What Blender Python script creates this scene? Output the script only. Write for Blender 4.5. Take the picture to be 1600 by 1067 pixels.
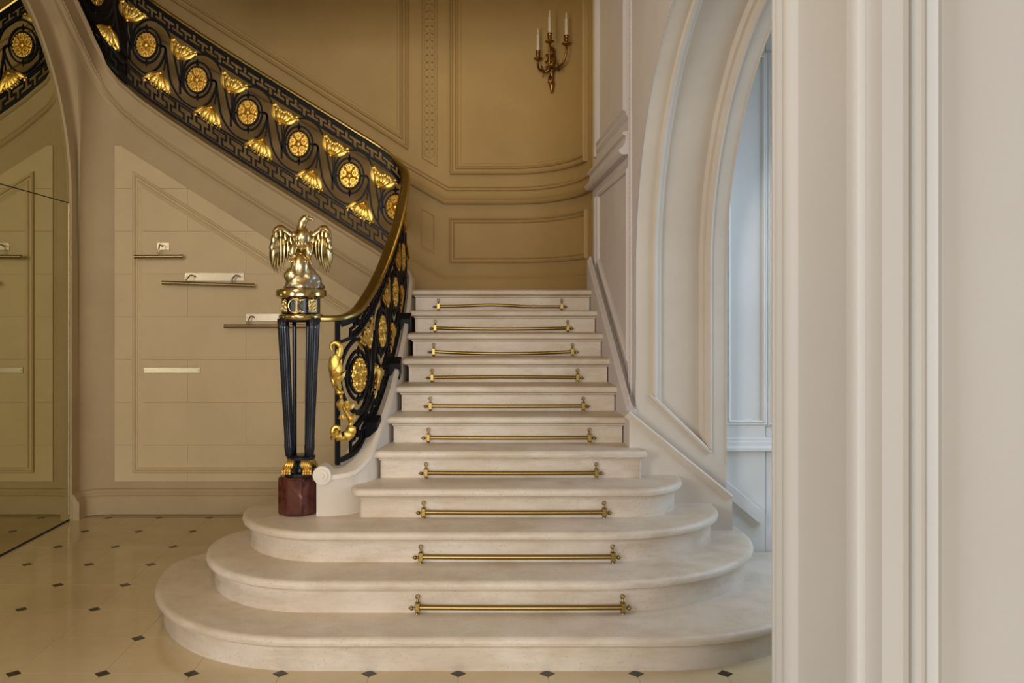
import bpy, math, random
import numpy as np
from mathutils import Vector

random.seed(7)
for o in list(bpy.data.objects):
    bpy.data.objects.remove(o)
SC = bpy.context.scene
COL = SC.collection
PI = math.pi

# ------------------------------------------------------------------ camera
CX, HY, F, CH = 730.0, 489.0, 1280.0, 1.68      # vanishing point, focal length in px (1600 wide), eye height
cd = bpy.data.cameras.new('camera')
cam = bpy.data.objects.new('camera', cd)
COL.objects.link(cam)
cam.location = (0, 0, CH)
cam.rotation_euler = (PI / 2, 0, 0)
cd.sensor_width = 36.0
cd.lens = F / 1600 * 36
cd.shift_x = (800 - CX) / 1600
cd.shift_y = -(533.5 - HY) / 1600
cd.clip_start = 0.05
SC.camera = cam

# ------------------------------------------------------------------ world, lights, exposure
w = bpy.data.worlds.new('world')
SC.world = w
w.use_nodes = True
w.node_tree.nodes['Background'].inputs[0].default_value = (0.95, 0.90, 0.82, 1)
w.node_tree.nodes['Background'].inputs[1].default_value = 0.16


def area(name, loc, target, size, energy, color, size_y=None):
    d = bpy.data.lights.new(name, 'AREA')
    d.energy = energy
    d.color = color
    d.shape = 'RECTANGLE'
    d.size = size
    d.size_y = size_y or size
    o = bpy.data.objects.new(name, d)
    COL.objects.link(o)
    o.location = loc
    o.rotation_euler = (Vector(target) - Vector(loc)).to_track_quat('-Z', 'Y').to_euler()
    return o


def point(name, loc, energy, color, r=0.15):
    d = bpy.data.lights.new(name, 'POINT')
    d.energy = energy
    d.color = color
    d.shadow_soft_size = r
    o = bpy.data.objects.new(name, d)
    COL.objects.link(o)
    o.location = loc
    return o


area('entrance_window_light', (0.0, -13.0, 2.6), (0.0, 6, 1.2), 7.0, 1330, (1.0, 0.95, 0.88), 4.0)
area('hall_fill_light', (-4.6, -0.6, 2.3), (0.8, 2.2, 1.6), 2.2, 190, (0.88, 0.94, 1.0), 2.6)  # added fill, out of view at left, brightening the foreground reveal
area('vestibule_window_light', (3.3, 4.35, 1.7), (1.2, 4.45, 0.5), 1.2, 42, (0.56, 0.76, 1.0), 2.4)
point('hall_chandelier_light', (-1.5, 2.9, 3.0), 50, (1.0, 0.78, 0.46), 0.3)
point('stair_lantern_light', (0.1, 6.7, 3.7), 6, (1.0, 0.68, 0.22), 0.2)
SC.view_settings.view_transform = 'Standard'
SC.view_settings.look = 'None'
SC.view_settings.gamma = 1
SC.view_settings.use_curve_mapping = False
SC.view_settings.exposure = 0.0


def q(Y):
    return F / Y


def PX(px, Y):
    return (px - CX) * Y / F


def PZ(py, Y):
    return CH - (py - HY) * Y / F


# ------------------------------------------------------------------ materials
def new_mat(name):
    m = bpy.data.materials.new(name)
    m.use_nodes = True
    return m, m.node_tree.nodes, m.node_tree.links, m.node_tree.nodes['Principled BSDF']


def stone(name, c1, c2, rough=0.7, scale=2.2, bump=0.12, speck=None, speck_amt=0.0, grain=60):
    m, n, l, b = new_mat(name)
    tc = n.new('ShaderNodeTexCoord')
    geo = n.new('ShaderNodeNewGeometry')
    nz = n.new('ShaderNodeTexNoise')
    nz.inputs['Scale'].default_value = scale
    nz.inputs['Detail'].default_value = 8
    nz.inputs['Roughness'].default_value = 0.62
    l.new(geo.outputs['Position'], nz.inputs['Vector'])
    r = n.new('ShaderNodeValToRGB')
    r.color_ramp.elements[0].position = 0.34
    r.color_ramp.elements[1].position = 0.66
    r.color_ramp.elements[0].color = (*c1, 1)
    r.color_ramp.elements[1].color = (*c2, 1)
    l.new(nz.outputs['Fac'], r.inputs[0])
    out = r.outputs[0]
    n2 = n.new('ShaderNodeTexNoise')
    n2.inputs['Scale'].default_value = grain
    n2.inputs['Detail'].default_value = 6
    l.new(geo.outputs['Position'], n2.inputs['Vector'])
    if speck:
        r2 = n.new('ShaderNodeValToRGB')
        r2.color_ramp.elements[0].position = 0.60
        r2.color_ramp.elements[1].position = 0.72
        r2.color_ramp.elements[0].color = (0, 0, 0, 1)
        r2.color_ramp.elements[1].color = (speck_amt,) * 3 + (1,)
        l.new(n2.outputs['Fac'], r2.inputs[0])
        mx = n.new('ShaderNodeMixRGB')
        l.new(r2.outputs[0], mx.inputs[0])
        l.new(out, mx.inputs[1])
        mx.inputs[2].default_value = (*speck, 1)
        out = mx.outputs[0]
    l.new(out, b.inputs['Base Color'])
    b.inputs['Roughness'].default_value = rough
    bp = n.new('ShaderNodeBump')
    bp.inputs['Strength'].default_value = bump
    bp.inputs['Distance'].default_value = 0.01
    l.new(n2.outputs['Fac'], bp.inputs['Height'])
    l.new(bp.outputs[0], b.inputs['Normal'])
    return m


def metal(name, c, rough=0.3, bump=0.0, scale=80, c2=None):
    m, n, l, b = new_mat(name)
    b.inputs['Metallic'].default_value = 1.0
    b.inputs['Roughness'].default_value = rough
    b.inputs['Base Color'].default_value = (*c, 1)
    geo = n.new('ShaderNodeNewGeometry')
    nz = n.new('ShaderNodeTexNoise')
    nz.inputs['Scale'].default_value = scale
    nz.inputs['Detail'].default_value = 4
    l.new(geo.outputs['Position'], nz.inputs['Vector'])
    mx = n.new('ShaderNodeMixRGB')
    mx.inputs[1].default_value = (*c, 1)
    mx.inputs[2].default_value = (*(c2 or [x * 0.7 for x in c]), 1)
    l.new(nz.outputs['Fac'], mx.inputs[0])
    l.new(mx.outputs[0], b.inputs['Base Color'])
    if bump:
        bp = n.new('ShaderNodeBump')
        bp.inputs['Strength'].default_value = bump
        bp.inputs['Distance'].default_value = 0.006
        l.new(nz.outputs['Fac'], bp.inputs['Height'])
        l.new(bp.outputs[0], b.inputs['Normal'])
    return m


def plain(name, c, rough=0.5, spec=0.5):
    m, n, l, b = new_mat(name)
    geo = n.new('ShaderNodeNewGeometry')
    nz = n.new('ShaderNodeTexNoise')
    nz.inputs['Scale'].default_value = 14
    l.new(geo.outputs['Position'], nz.inputs['Vector'])
    mx = n.new('ShaderNodeMixRGB')
    mx.inputs[1].default_value = (*[x * 0.85 for x in c], 1)
    mx.inputs[2].default_value = (*c, 1)
    l.new(nz.outputs['Fac'], mx.inputs[0])
    l.new(mx.outputs[0], b.inputs['Base Color'])
    b.inputs['Roughness'].default_value = rough
    b.inputs['Specular IOR Level'].default_value = spec
    return m


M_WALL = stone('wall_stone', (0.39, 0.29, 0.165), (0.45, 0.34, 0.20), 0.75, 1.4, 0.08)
M_BACK = stone('warm_lit_plaster', (0.39, 0.262, 0.10), (0.45, 0.305, 0.122), 0.7, 1.3, 0.08)  # warm stair light put into the yellow of the plaster
M_RIGHT = stone('cool_lit_plaster', (0.60, 0.54, 0.51), (0.66, 0.60, 0.57), 0.7, 1.3, 0.08)  # stair plaster again, paler: cooler window light put into the colour
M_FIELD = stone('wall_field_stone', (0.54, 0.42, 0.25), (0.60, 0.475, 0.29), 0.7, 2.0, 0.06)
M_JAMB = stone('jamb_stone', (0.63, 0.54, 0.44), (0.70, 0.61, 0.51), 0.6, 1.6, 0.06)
M_STEP = stone('step_limestone', (0.60, 0.495, 0.38), (0.71, 0.62, 0.52), 0.46, 2.2, 0.12, (0.34, 0.26, 0.19), 0.22)


def worn_limestone():
    m = M_STEP
    n, l, b = m.node_tree.nodes, m.node_tree.links, m.node_tree.nodes['Principled BSDF']
    src = b.inputs['Base Color'].links[0].from_socket
    geo = n.new('ShaderNodeNewGeometry')
    mp = n.new('ShaderNodeMapping')
    mp.inputs['Scale'].default_value = (2.0, 2.6, 9.0)
    l.new(geo.outputs['Position'], mp.inputs['Vector'])
    st = n.new('ShaderNodeTexNoise')
    st.inputs['Scale'].default_value = 1.6
    st.inputs['Detail'].default_value = 9
    st.inputs['Roughness'].default_value = 0.7
    l.new(mp.outputs[0], st.inputs['Vector'])
    r = n.new('ShaderNodeValToRGB')
    r.color_ramp.elements[0].position = 0.46
    r.color_ramp.elements[1].position = 0.68
    r.color_ramp.elements[0].color = (0, 0, 0, 1)
    r.color_ramp.elements[1].color = (0.6, 0.6, 0.6, 1)
    l.new(st.outputs['Fac'], r.inputs[0])
    mx = n.new('ShaderNodeMixRGB')
    l.new(r.outputs[0], mx.inputs[0])
    l.new(src, mx.inputs[1])
    mx.inputs[2].default_value = (0.46, 0.345, 0.22, 1)
    vo = n.new('ShaderNodeTexVoronoi')
    vo.inputs['Randomness'].default_value = 1.0
    vo.inputs['Scale'].default_value = 52
    l.new(geo.outputs['Position'], vo.inputs['Vector'])
    r2 = n.new('ShaderNodeValToRGB')
    r2.color_ramp.elements[0].position = 0.09
    r2.color_ramp.elements[1].position = 0.19
    r2.color_ramp.elements[0].color = (1, 1, 1, 1)
    r2.color_ramp.elements[1].color = (0, 0, 0, 1)
    l.new(vo.outputs['Distance'], r2.inputs[0])
    n3 = n.new('ShaderNodeTexNoise')
    n3.inputs['Scale'].default_value = 5
    l.new(geo.outputs['Position'], n3.inputs['Vector'])
    r3 = n.new('ShaderNodeValToRGB')
    r3.color_ramp.elements[0].position = 0.47
    r3.color_ramp.elements[1].position = 0.60
    l.new(n3.outputs['Fac'], r3.inputs[0])
    mu = n.new('ShaderNodeMath')
    mu.operation = 'MULTIPLY'
    l.new(r2.outputs[0], mu.inputs[0])
    m3 = n.new('ShaderNodeMath')
    m3.operation = 'MULTIPLY'
    m3.inputs[1].default_value = 0.6
    l.new(r3.outputs[0], m3.inputs[0])
    l.new(m3.outputs[0], mu.inputs[1])
    m2 = n.new('ShaderNodeMixRGB')
    l.new(mu.outputs[0], m2.inputs[0])
    l.new(mx.outputs[0], m2.inputs[1])
    m2.inputs[2].default_value = (0.22, 0.16, 0.11, 1)
    l.new(m2.outputs[0], b.inputs['Base Color'])


worn_limestone()
M_CURB = stone('curb_limestone', (0.66, 0.58, 0.49), (0.74, 0.66, 0.57), 0.5, 2.2, 0.06)
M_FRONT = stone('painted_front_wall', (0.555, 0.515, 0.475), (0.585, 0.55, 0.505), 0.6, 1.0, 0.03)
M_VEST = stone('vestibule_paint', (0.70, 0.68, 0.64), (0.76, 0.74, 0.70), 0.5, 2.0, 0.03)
M_FLOOR = stone('floor_marble', (0.54, 0.43, 0.26), (0.63, 0.51, 0.315), 0.10, 1.6, 0.01, (0.30, 0.20, 0.10), 0.12, 26)
M_JOINT = plain('floor_joint', (0.50, 0.40, 0.24), 0.4)
M_CAB = plain('black_marble', (0.016, 0.011, 0.009), 0.2)
M_IRON = plain('black_iron', (0.007, 0.007, 0.009), 0.45, 0.14)
M_IRON_SHEEN = plain('black_iron_blue_sheen', (0.010, 0.013, 0.022), 0.22, 0.5)  # newel iron, blue window sheen put into the tint
M_GOLD = metal('gilded_bronze', (0.86, 0.60, 0.15), 0.42, 0.2, 90, (0.72, 0.46, 0.10))
M_BRASS = metal('handrail_brass', (0.52, 0.39, 0.13), 0.30, 0.05, 30, (0.30, 0.22, 0.07))
M_ROD = metal('rod_brass', (0.36, 0.25, 0.08), 0.36, 0.05, 60, (0.27, 0.18, 0.05))
M_EAGLE = metal('eagle_gilt', (0.64, 0.51, 0.25), 0.24, 0.10, 60, (0.62, 0.52, 0.30))
M_ROCK = metal('eagle_rock_silver', (0.50, 0.45, 0.35), 0.28, 0.5, 60, (0.50, 0.44, 0.32))
M_RING = metal('polished_gilt_ring', (0.70, 0.53, 0.23), 0.16)
M_CHROME = metal('nickel', (0.60, 0.52, 0.40), 0.38)
M_TUBE = metal('lamp_tube_bronze', (0.46, 0.37, 0.24), 0.35)
M_ANTIQ = metal('antique_bronze', (0.36, 0.20, 0.06), 0.32, 0.3, 80, (0.20, 0.10, 0.03))
M_CANDLE = plain('candle_wax', (0.80, 0.72, 0.58), 0.5)
M_DARK = plain('painted_dark_and_joint', (0.012, 0.012, 0.014), 0.8)  # near-black: darkness of the opening put into the colour, also the mirror joints


def mirror_mat():
    m, n, l, b = new_mat('mirror_glass')
    b.inputs['Metallic'].default_value = 1
    b.inputs['Roughness'].default_value = 0.008
    b.inputs['Base Color'].default_value = (0.60, 0.585, 0.39, 1)
    return m


M_MIRROR = mirror_mat()


def red_marble():
    m, n, l, b = new_mat('red_marble')
    geo = n.new('ShaderNodeNewGeometry')
    nz = n.new('ShaderNodeTexNoise')
    nz.inputs['Scale'].default_value = 14
    nz.inputs['Detail'].default_value = 9
    nz.inputs['Distortion'].default_value = 1.2
    l.new(geo.outputs['Position'], nz.inputs['Vector'])
    r = n.new('ShaderNodeValToRGB')
    e = r.color_ramp.elements
    e[0].position, e[0].color = 0.35, (0.045, 0.010, 0.007, 1)
    e[1].position, e[1].color = 0.64, (0.115, 0.028, 0.016, 1)
    x = e.new(0.80)
    x.color = (0.36, 0.22, 0.15, 1)
    l.new(nz.outputs['Fac'], r.inputs[0])
    l.new(r.outputs[0], b.inputs['Base Color'])
    b.inputs['Roughness'].default_value = 0.15
    return m


M_RED = red_marble()


# ------------------------------------------------------------------ mesh helpers
class MB:
    def __init__(s):
        s.v, s.f = [], []

    def add(s, vs, fs):
        o = len(s.v)
        s.v += [tuple(map(float, p)) for p in vs]
        s.f += [tuple(i + o for i in f) for f in fs]

    def box(s, x0, x1, y0, y1, z0, z1):
        s.add([(x, y, z) for x in (x0, x1) for y in (y0, y1) for z in (z0, z1)],
              [(0, 1, 3, 2), (4, 6, 7, 5), (0, 4, 5, 1), (2, 3, 7, 6), (0, 2, 6, 4), (1, 5, 7, 3)])

    def grid(s, rows, close_u=False, close_v=False):
        n, m = len(rows), len(rows[0])
        vs = [p for r in rows for p in r]
        fs = []
        for i in range(n if close_v else n - 1):
            for j in range(m if close_u else m - 1):
                a, b = i, (i + 1) % n
                c, d = j, (j + 1) % m
                fs.append((a * m + c, a * m + d, b * m + d, b * m + c))
        s.add(vs, fs)

    def tube(s, pts, r, n=10, cap=True):
        pts = [Vector(p) for p in pts]
        rs = r if isinstance(r, (list, tuple)) else [r] * len(pts)
        rows = []
        up = None
        for i, p in enumerate(pts):
            t = (pts[min(i + 1, len(pts) - 1)] - pts[max(i - 1, 0)]).normalized()
            if up is None:
                up = Vector((0, 0, 1)) if abs(t.z) < 0.9 else Vector((0, 1, 0))
            a = t.cross(up)
            if a.length < 1e-6:
                a = t.cross(Vector((1, 0, 0)))
            a.normalize()
            b = a.cross(t).normalized()
            up = b
            rows.append([p + (a * math.cos(2 * PI * k / n) + b * math.sin(2 * PI * k / n)) * rs[i] for k in range(n)])
        o = len(s.v)
        s.grid(rows, close_u=True)
        if cap:
            m = len(rows)
            s.f.append(tuple(o + k for k in range(n)))
            s.f.append(tuple(o + (m - 1) * n + k for k in reversed(range(n))))

    def lathe(s, prof, c, n=24, sx=1.0, sy=1.0, off=0.0, flute=0, fd=0.0):
        rows = []
        for r, z in prof:
            row = []
            for k in range(n):
                a = 2 * PI * k / n + off
                rr = r * (1 - (fd * (0.5 + 0.5 * math.cos(flute * a)) if flute else 0))
                row.append((c[0] + rr * sx * math.cos(a), c[1] + rr * sy * math.sin(a), c[2] + z))
            rows.append(row)
        o = len(s.v)
        s.grid(rows, close_u=True)
        s.f.append(tuple(o + k for k in reversed(range(n))))
        s.f.append(tuple(o + (len(rows) - 1) * n + k for k in range(n)))

    def ball(s, c, rx, ry=None, rz=None, n=10, m=6):
        ry = rx if ry is None else ry
        rz = rx if rz is None else rz
        rows = []
        for i in range(m + 1):
            a = -PI / 2 + PI * i / m
            rows.append([(c[0] + rx * math.cos(a) * math.cos(2 * PI * k / n), c[1] + ry * math.cos(a) * math.sin(2 * PI * k / n),
                          c[2] + rz * math.sin(a)) for k in range(n)])
        s.grid(rows, close_u=True)

    def petal(s, p0, p1, w, t, nrm, bend=0.0, st=8, tipw=0.0, side=0.0):
        """a leaf or feather blade from p0 to p1, flat towards nrm, with a ridge"""
        p0, p1, nrm = Vector(p0), Vector(p1), Vector(nrm).normalized()
        d = p1 - p0
        sd = d.cross(nrm).normalized()
        rows = []
        for i in range(st + 1):
            u = i / st
            ww = w * (math.sin(PI * min(1, u * 0.86 + 0.10)) ** 0.8) * (1 - u ** 6) + tipw * 0 + 0.0004
            c = p0 + d * u + nrm * bend * math.sin(PI * u) + sd * side * math.sin(PI * u)
            tt = t * (1 - 0.6 * u)
            rows.append([c - sd * ww, c + nrm * tt, c + sd * ww, c - nrm * tt])
        s.grid(rows, close_u=True)

    def build(s, name, mat, parent=None, smooth=False, bevel=0.0, angle=None):
        me = bpy.data.meshes.new(name)
        off = Vector((0, 0, 0))
        p = parent
        while p is not None:
            off += p.location
            p = p.parent
        me.from_pydata([tuple(Vector(v) - off) for v in s.v], [], s.f)
        me.validate()
        import bmesh
        bm = bmesh.new()
        bm.from_mesh(me)
        bmesh.ops.remove_doubles(bm, verts=bm.verts, dist=1e-6)
        bmesh.ops.recalc_face_normals(bm, faces=bm.faces)
        bm.to_mesh(me)
        bm.free()
        me.materials.append(mat)
        o = bpy.data.objects.new(name, me)
        COL.objects.link(o)
        if parent:
            o.parent = parent
        if smooth:
            me.shade_smooth()
            if angle:
                me.set_sharp_from_angle(angle=math.radians(angle))
        if bevel:
            bv = o.modifiers.new('bevel', 'BEVEL')
            bv.width = bevel
            bv.segments = 2
            bv.limit_method = 'ANGLE'
        return o


def thing(name, label, cat, loc, group=None):
    o = bpy.data.objects.new(name, None)
    COL.objects.link(o)
    o.location = loc
    o.empty_display_size = 0.05
    o['label'] = label
    o['category'] = cat
    if group:
        o['group'] = group
    return o


def struct(o, label=None):
    o['kind'] = 'structure'
    if label:
        o['label'] = label
    return o


def shared(name, src, parent, loc, rz):
    """a further part that shares the mesh of src"""
    o = bpy.data.objects.new(name, src)
    COL.objects.link(o)
    o.parent = parent
    o.location = Vector(loc) - parent.location
    o.rotation_euler = (0, 0, rz)
    return o


def sweep(mb, pts, nrm, prof, closed=False, flip=1):
    """moulding: prof = (across, out) swept along pts; nrm one normal or one per point"""
    P = [Vector(p) for p in pts]
    n = len(P)
    N = [Vector(x).normalized() for x in nrm] if isinstance(nrm[0], (list, tuple, Vector)) else [Vector(nrm).normalized()] * n
    rows = []
    for i in range(n):
        if closed:
            a, b = P[i] - P[i - 1], P[(i + 1) % n] - P[i]
        else:
            a = P[i] - P[i - 1] if i else P[1] - P[0]
            b = P[i + 1] - P[i] if i < n - 1 else a
        s1 = N[i].cross(a.normalized())
        s2 = N[i].cross(b.normalized())
        m = (s1 + s2).normalized()
        m = m / max(0.25, m.dot(s1.normalized()))
        rows.append([P[i] + m * u * flip + N[i] * o for u, o in prof])
    mb.grid(rows, close_v=closed)
    if not closed:
        k = len(prof)
        o = len(mb.v) - n * k
        mb.f.append(tuple(range(o, o + k)))
        mb.f.append(tuple(range(o + (n - 1) * k, o + n * k)))


def catmull(pts, sub=8, closed=False):
    P = [np.array(p, float) for p in pts]
    n = len(P)
    out = []
    for i in range(n if closed else n - 1):
        if closed:
            p0, p1, p2, p3 = P[i - 1], P[i], P[(i + 1) % n], P[(i + 2) % n]
        else:
            p1, p2 = P[i], P[i + 1]
            p0 = P[i - 1] if i else 2 * p1 - p2
            p3 = P[i + 2] if i + 2 < n else 2 * p2 - p1
        for k in range(sub):
            t = k / sub
            out.append(0.5 * (2 * p1 + (p2 - p0) * t + (2 * p0 - 5 * p1 + 4 * p2 - p3) * t * t + (3 * p1 - p0 - 3 * p2 + p3) * t ** 3))
    if not closed:
        out.append(P[-1])
    return out


FRAME = [(0, 0), (0, .016), (.006, .022), (.014, .022), (.020, .012), (.034, .012), (.040, .018), (.046, .012), (.062, .004), (.062, 0)]
FRAME_S = [(0, 0), (0, .022), (.008, .030), (.016, .024), (.020, .010), (.034, .008), (.040, .016), (.048, .004), (.050, 0)]


# ================================================================== STRUCTURE
R, G, D1 = 0.17, 0.2815, 3.80                     # riser, going, front of the first nosing
YW = 6.89                                         # spandrel wall under the upper flight
YB = 7.73                                         # back wall of the stair well
XR = 1.05                                         # right wall of the stair well
XM = -3.22                                        # mirror plane
YJ = 5.10                                         # far jamb of the arch
XJ = 1.614                                        # outer side of the arch wall
ARC_C, ARC_Z, ARC_R = 3.65, 1.92, 1.45
ZTOP = 6.0


def dk(k):
    return D1 + G * (k - 1)


# --- floor
mb = MB()
mb.box(-6, 6, -4, 8.0, -0.12, -0.004)
floor = struct(mb.build('floor', M_JOINT))
TS, TX, TY, CAB = 0.4145, -2.114, 3.818, 0.036


def octagon():
    m = MB()
    h, c, e = TS / 2 - 0.0005, CAB + 0.001, 0.0008
    def ring(k, z):
        return [(-h + c + 0, -h + k, z), (h - c, -h + k, z), (h - k, -h + c, z), (h - k, h - c, z), (h - c, h - k, z), (-h + c, h - k, z), (-h + k, h - c, z), (-h + k, -h + c, z)]
    rows = [ring(0, -0.004), ring(0, -0.001), ring(e, 0)]
    m.grid(rows, close_u=True)
    m.f.append(tuple(range(16, 24)))
    return m


tile = cab = None
for i in range(-3, 11):
    for j in range(-2, 8):
        cx, cy = TX + TS * (i + 0.5), TY + TS * (j + 0.5)
        if -3.3 < cx < 2.3 and cy < 6.85:
            hid = -1.2 < cx < 1.9 and 4.3 < cy < 6.9 or (-0.8 < cx < 1.0 and 4.1 < cy)
            if not hid:
                if tile is None:
                    tile = octagon().build('floor_tile', M_FLOOR, floor)
                    tile.location = (cx, cy, 0)
                else:
                    shared('floor_tile', tile.data, floor, (cx, cy, 0), 0)
        gx, gy = TX + TS * i, TY + TS * j
        if -3.18 < gx < 2.3 and gy < 6.72 and not (-1.2 < gx < 1.9 and 4.2 < gy):
            worn = i == 0 and j == 1                       # one insert is missing: plain stone there
            if worn:
                m = MB()
                c = CAB
                m.grid([[(gx - c, gy, -0.004), (gx, gy - c, -0.004), (gx + c, gy, -0.004), (gx, gy + c, -0.004)], [(gx - c, gy, 0), (gx, gy - c, 0), (gx + c, gy, 0), (gx, gy + c, 0)]], close_u=True)
                m.f.append((4, 5, 6, 7))
                m.build('stone_insert', M_FLOOR, floor)
            elif cab is None:
                m = MB()
                c = CAB
                m.grid([[(-c, 0, -0.004), (0, -c, -0.004), (c, 0, -0.004), (0, c, -0.004)], [(-c, 0, 0.0004), (0, -c, 0.0004), (c, 0, 0.0004), (0, c, 0.0004)]], close_u=True)
                m.f.append((4, 5, 6, 7))
                cab = m.build('cabochon', M_CAB, floor)
                cab.location = (gx, gy, 0)
            else:
                shared('cabochon', cab.data, floor, (gx, gy, 0), 0)
# --- stair-well wall line in plan (back wall, cove, right wall)
EC = (0.42, 6.85)
ERX, ERY = XR - EC[0], YB - EC[1]


def wall_line():
    L = [(-3.22, YB), (-0.20, YB), (EC[0], YB)]
    for i in range(1, 17):
        a = PI / 2 * (1 - i / 16)
        L.append((EC[0] + ERX * math.cos(a), EC[1] + ERY * math.sin(a)))
    L.append((XR, YJ + 0.19))
    return L


WL = wall_line()
mb = MB()
L = WL[:-1]
mb.grid([[(x, y, 0) for x, y in L], [(x, y, ZTOP) for x, y in L]])
mb.grid([[(x + (.15 if x > EC[0] else 0), y + .15, 0) for x, y in L], [(x + (.15 if x > EC[0] else 0), y + .15, ZTOP) for x, y in L]])
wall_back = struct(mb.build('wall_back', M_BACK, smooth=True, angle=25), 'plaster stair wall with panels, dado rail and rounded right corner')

# right wall with the arch
def arch_pts(n=28, r=ARC_R):
    return [(ARC_C + r * math.cos(a), ARC_Z + r * math.sin(a)) for a in [PI * i / n for i in range(n + 1)]]


AP = arch_pts()
mb = MB()
poly = [(6.85, 0), (6.85, ZTOP), (2.0, ZTOP), (2.0, 0), (2.2, 0)] + [(y, z) for y, z in reversed(AP)] + [(YJ, 0)]
mb.v = [(XR, y, z) for y, z in poly]
mb.f = [tuple(range(len(poly)))]
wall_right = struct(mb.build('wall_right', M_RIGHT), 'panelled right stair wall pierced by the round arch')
mb = MB()
mb.v = [(XJ, y, z) for y, z in [(5.2, 0), (5.2, ZTOP)] + poly[2:]]
mb.f = [tuple(range(len(poly)))]
o = mb.build('outer_face', M_VEST, wall_right)

# arch intrados: panelled band swept up the jamb and round the arch
path = [(YJ, 0.9), (YJ, 1.4)] + [(ARC_C + ARC_R * math.cos(a), ARC_Z + ARC_R * math.sin(a)) for a in [PI * i / 48 for i in range(49)]] + [(2.2, 1.0)]
path = [(YJ, 0.9)] + path[1:]
xs = [1.05, 1.058, 1.150, 1.156, 1.166, 1.178, 1.190, 1.206, 1.220, 1.455, 1.470, 1.486, 1.496, 1.508, 1.518, 1.524, 1.606, 1.614]
ds = [-.006, 0, 0, -.016, -.018, -.004, .014, .018, .046, .046, .018, .014, -.004, -.018, -.016, 0, 0, -.006]


def diag_z(x, lift=0.0):
    return 1.166 - (x - 1.164) * 0.955 + lift


rows = []
for k, (x, d) in enumerate(zip(xs, ds)):
    row = []
    for i, (y, z) in enumerate(path):
        if i < len(path) - 1 and i > 1:
            a = PI * (i - 2) / 48
            ny, nz = math.cos(a), math.sin(a)
        elif i <= 1:
            ny, nz = 1, 0
        else:
            ny, nz = -1, 0
        zz = z
        if i == 0:
            zz = min(1.39, diag_z(x))
        row.append((x, y + ny * d, zz + nz * d))
    rows.append(row)
mb = MB()
mb.grid(rows)
arch = struct(mb.build('trim_1', M_JAMB, smooth=True, angle=35), 'panelled stone soffit and jamb of the round arch')
mb = MB()                                          # flat foot of the jamb under the panel
mb.v = [(1.05, YJ, 0.0), (1.614, YJ, 0.0), (1.614, YJ, diag_z(1.614)), (1.05, YJ, diag_z(1.05))]
mb.f = [(0, 1, 2, 3)]
mb.build('jamb_foot', M_JAMB, arch)
mb = MB()                                          # sloping moulding closing the panel below
sweep(mb, [(1.150, YJ, diag_z(1.15)), (1.524, YJ, diag_z(1.524))], (0, -1, 0),
      [(0, -.046), (0, .010), (-.010, .018), (-.022, .016), (-.030, .0), (-.040, -.014), (-.056, -.018), (-.06, -.047)])
mb.build('panel_sill', M_JAMB, arch)
# sloping skirting block at the jamb foot
mb = MB()
za, zb = 1.078, 0.56
yf = YJ - 0.05
poly = [(1.000, 0), (1.000, za), (1.635, zb), (1.635, 0)]
mb.v = [(x, yf, z) for x, z in poly] + [(x, YJ + .02, z) for x, z in poly]
mb.f = [(0, 1, 2, 3), (4, 7, 6, 5), (0, 4, 5, 1), (1, 5, 6, 2), (2, 6, 7, 3), (3, 7, 4, 0)]
sk = struct(mb.build('baseboard_jamb', M_JAMB), 'sloping skirting block at the foot of the arch jamb')
mb = MB()
sweep(mb, [(1.000, yf, za), (1.635, yf, zb)], (0, -1, 0), [(0, -.05), (0, .016), (.010, .022), (.024, .018), (.034, .006), (.046, 0), (.05, -.01)], flip=-1)
mb.build('skirting_cap', M_JAMB, sk, smooth=True, angle=40)

# --- vestibule beyond the arch
YV = 5.20
mb = MB()
mb.box(1.56, 1.893, YV, YV + .15, 0, 3.55)
mb.box(1.900, 3.6, YV + .012, YV + .15, 0, 3.55)
mb.box(3.6, 3.75, 4.7, YV + .15, 0, 3.55)
wv = struct(mb.build('wall_vestibule', M_VEST), 'cool daylit panelled wall beyond the arch')
mb = MB()
mb.box(1.614, 3.75, 1.6, YV + .15, 3.45, 3.6)
struct(mb.build('ceiling_vestibule', M_VEST))
for x0, x1, z0, z1 in ((1.668, 1.872, 1.00, 3.30), (1.94, 2.4, 1.0, 3.3)):
    mb = MB()
    sweep(mb, [(x0, YV, z0), (x0, YV, z1), (x1, YV, z1), (x1, YV, z0)], (0, -1, 0),
          [(0, -.005), (0, .012), (.008, .018), (.016, .008), (.024, .012), (.032, .004), (.04, -.005)], closed=True)
    mb.build('panel_moulding', M_VEST, wv, smooth=True, angle=40)
mb = MB()
sweep(mb, [(1.60, YV, 0.84), (2.6, YV, 0.84)], (0, -1, 0), [(-.05, 0), (-.045, .012), (-.03, .012), (-.025, .02), (.0, .024), (.012, .034), (.03, .034), (.034, 0)], flip=-1)
mb.build('chair_rail', M_VEST, wv)
mb = MB()                                          # lobed end of the skirting on the vestibule wall
lob = [(1.60, .655), (1.70, .572), (1.79, .498), (1.85, .447), (1.872, .425), (1.876, .39), (1.873, .346), (1.83, .372), (1.76, .432), (1.67, .505), (1.60, .562)]
mb.v = [(p[0], YV - .001, p[1]) for p in lob] + [(p[0], YV - .035, p[1] - .008) for p in lob]
n = len(lob)
mb.f = [tuple(range(n, 2 * n))] + [(i, i + 1, n + i + 1, n + i) for i in range(n - 1)]
mb.build('skirting_end', M_VEST, wv)

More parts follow.
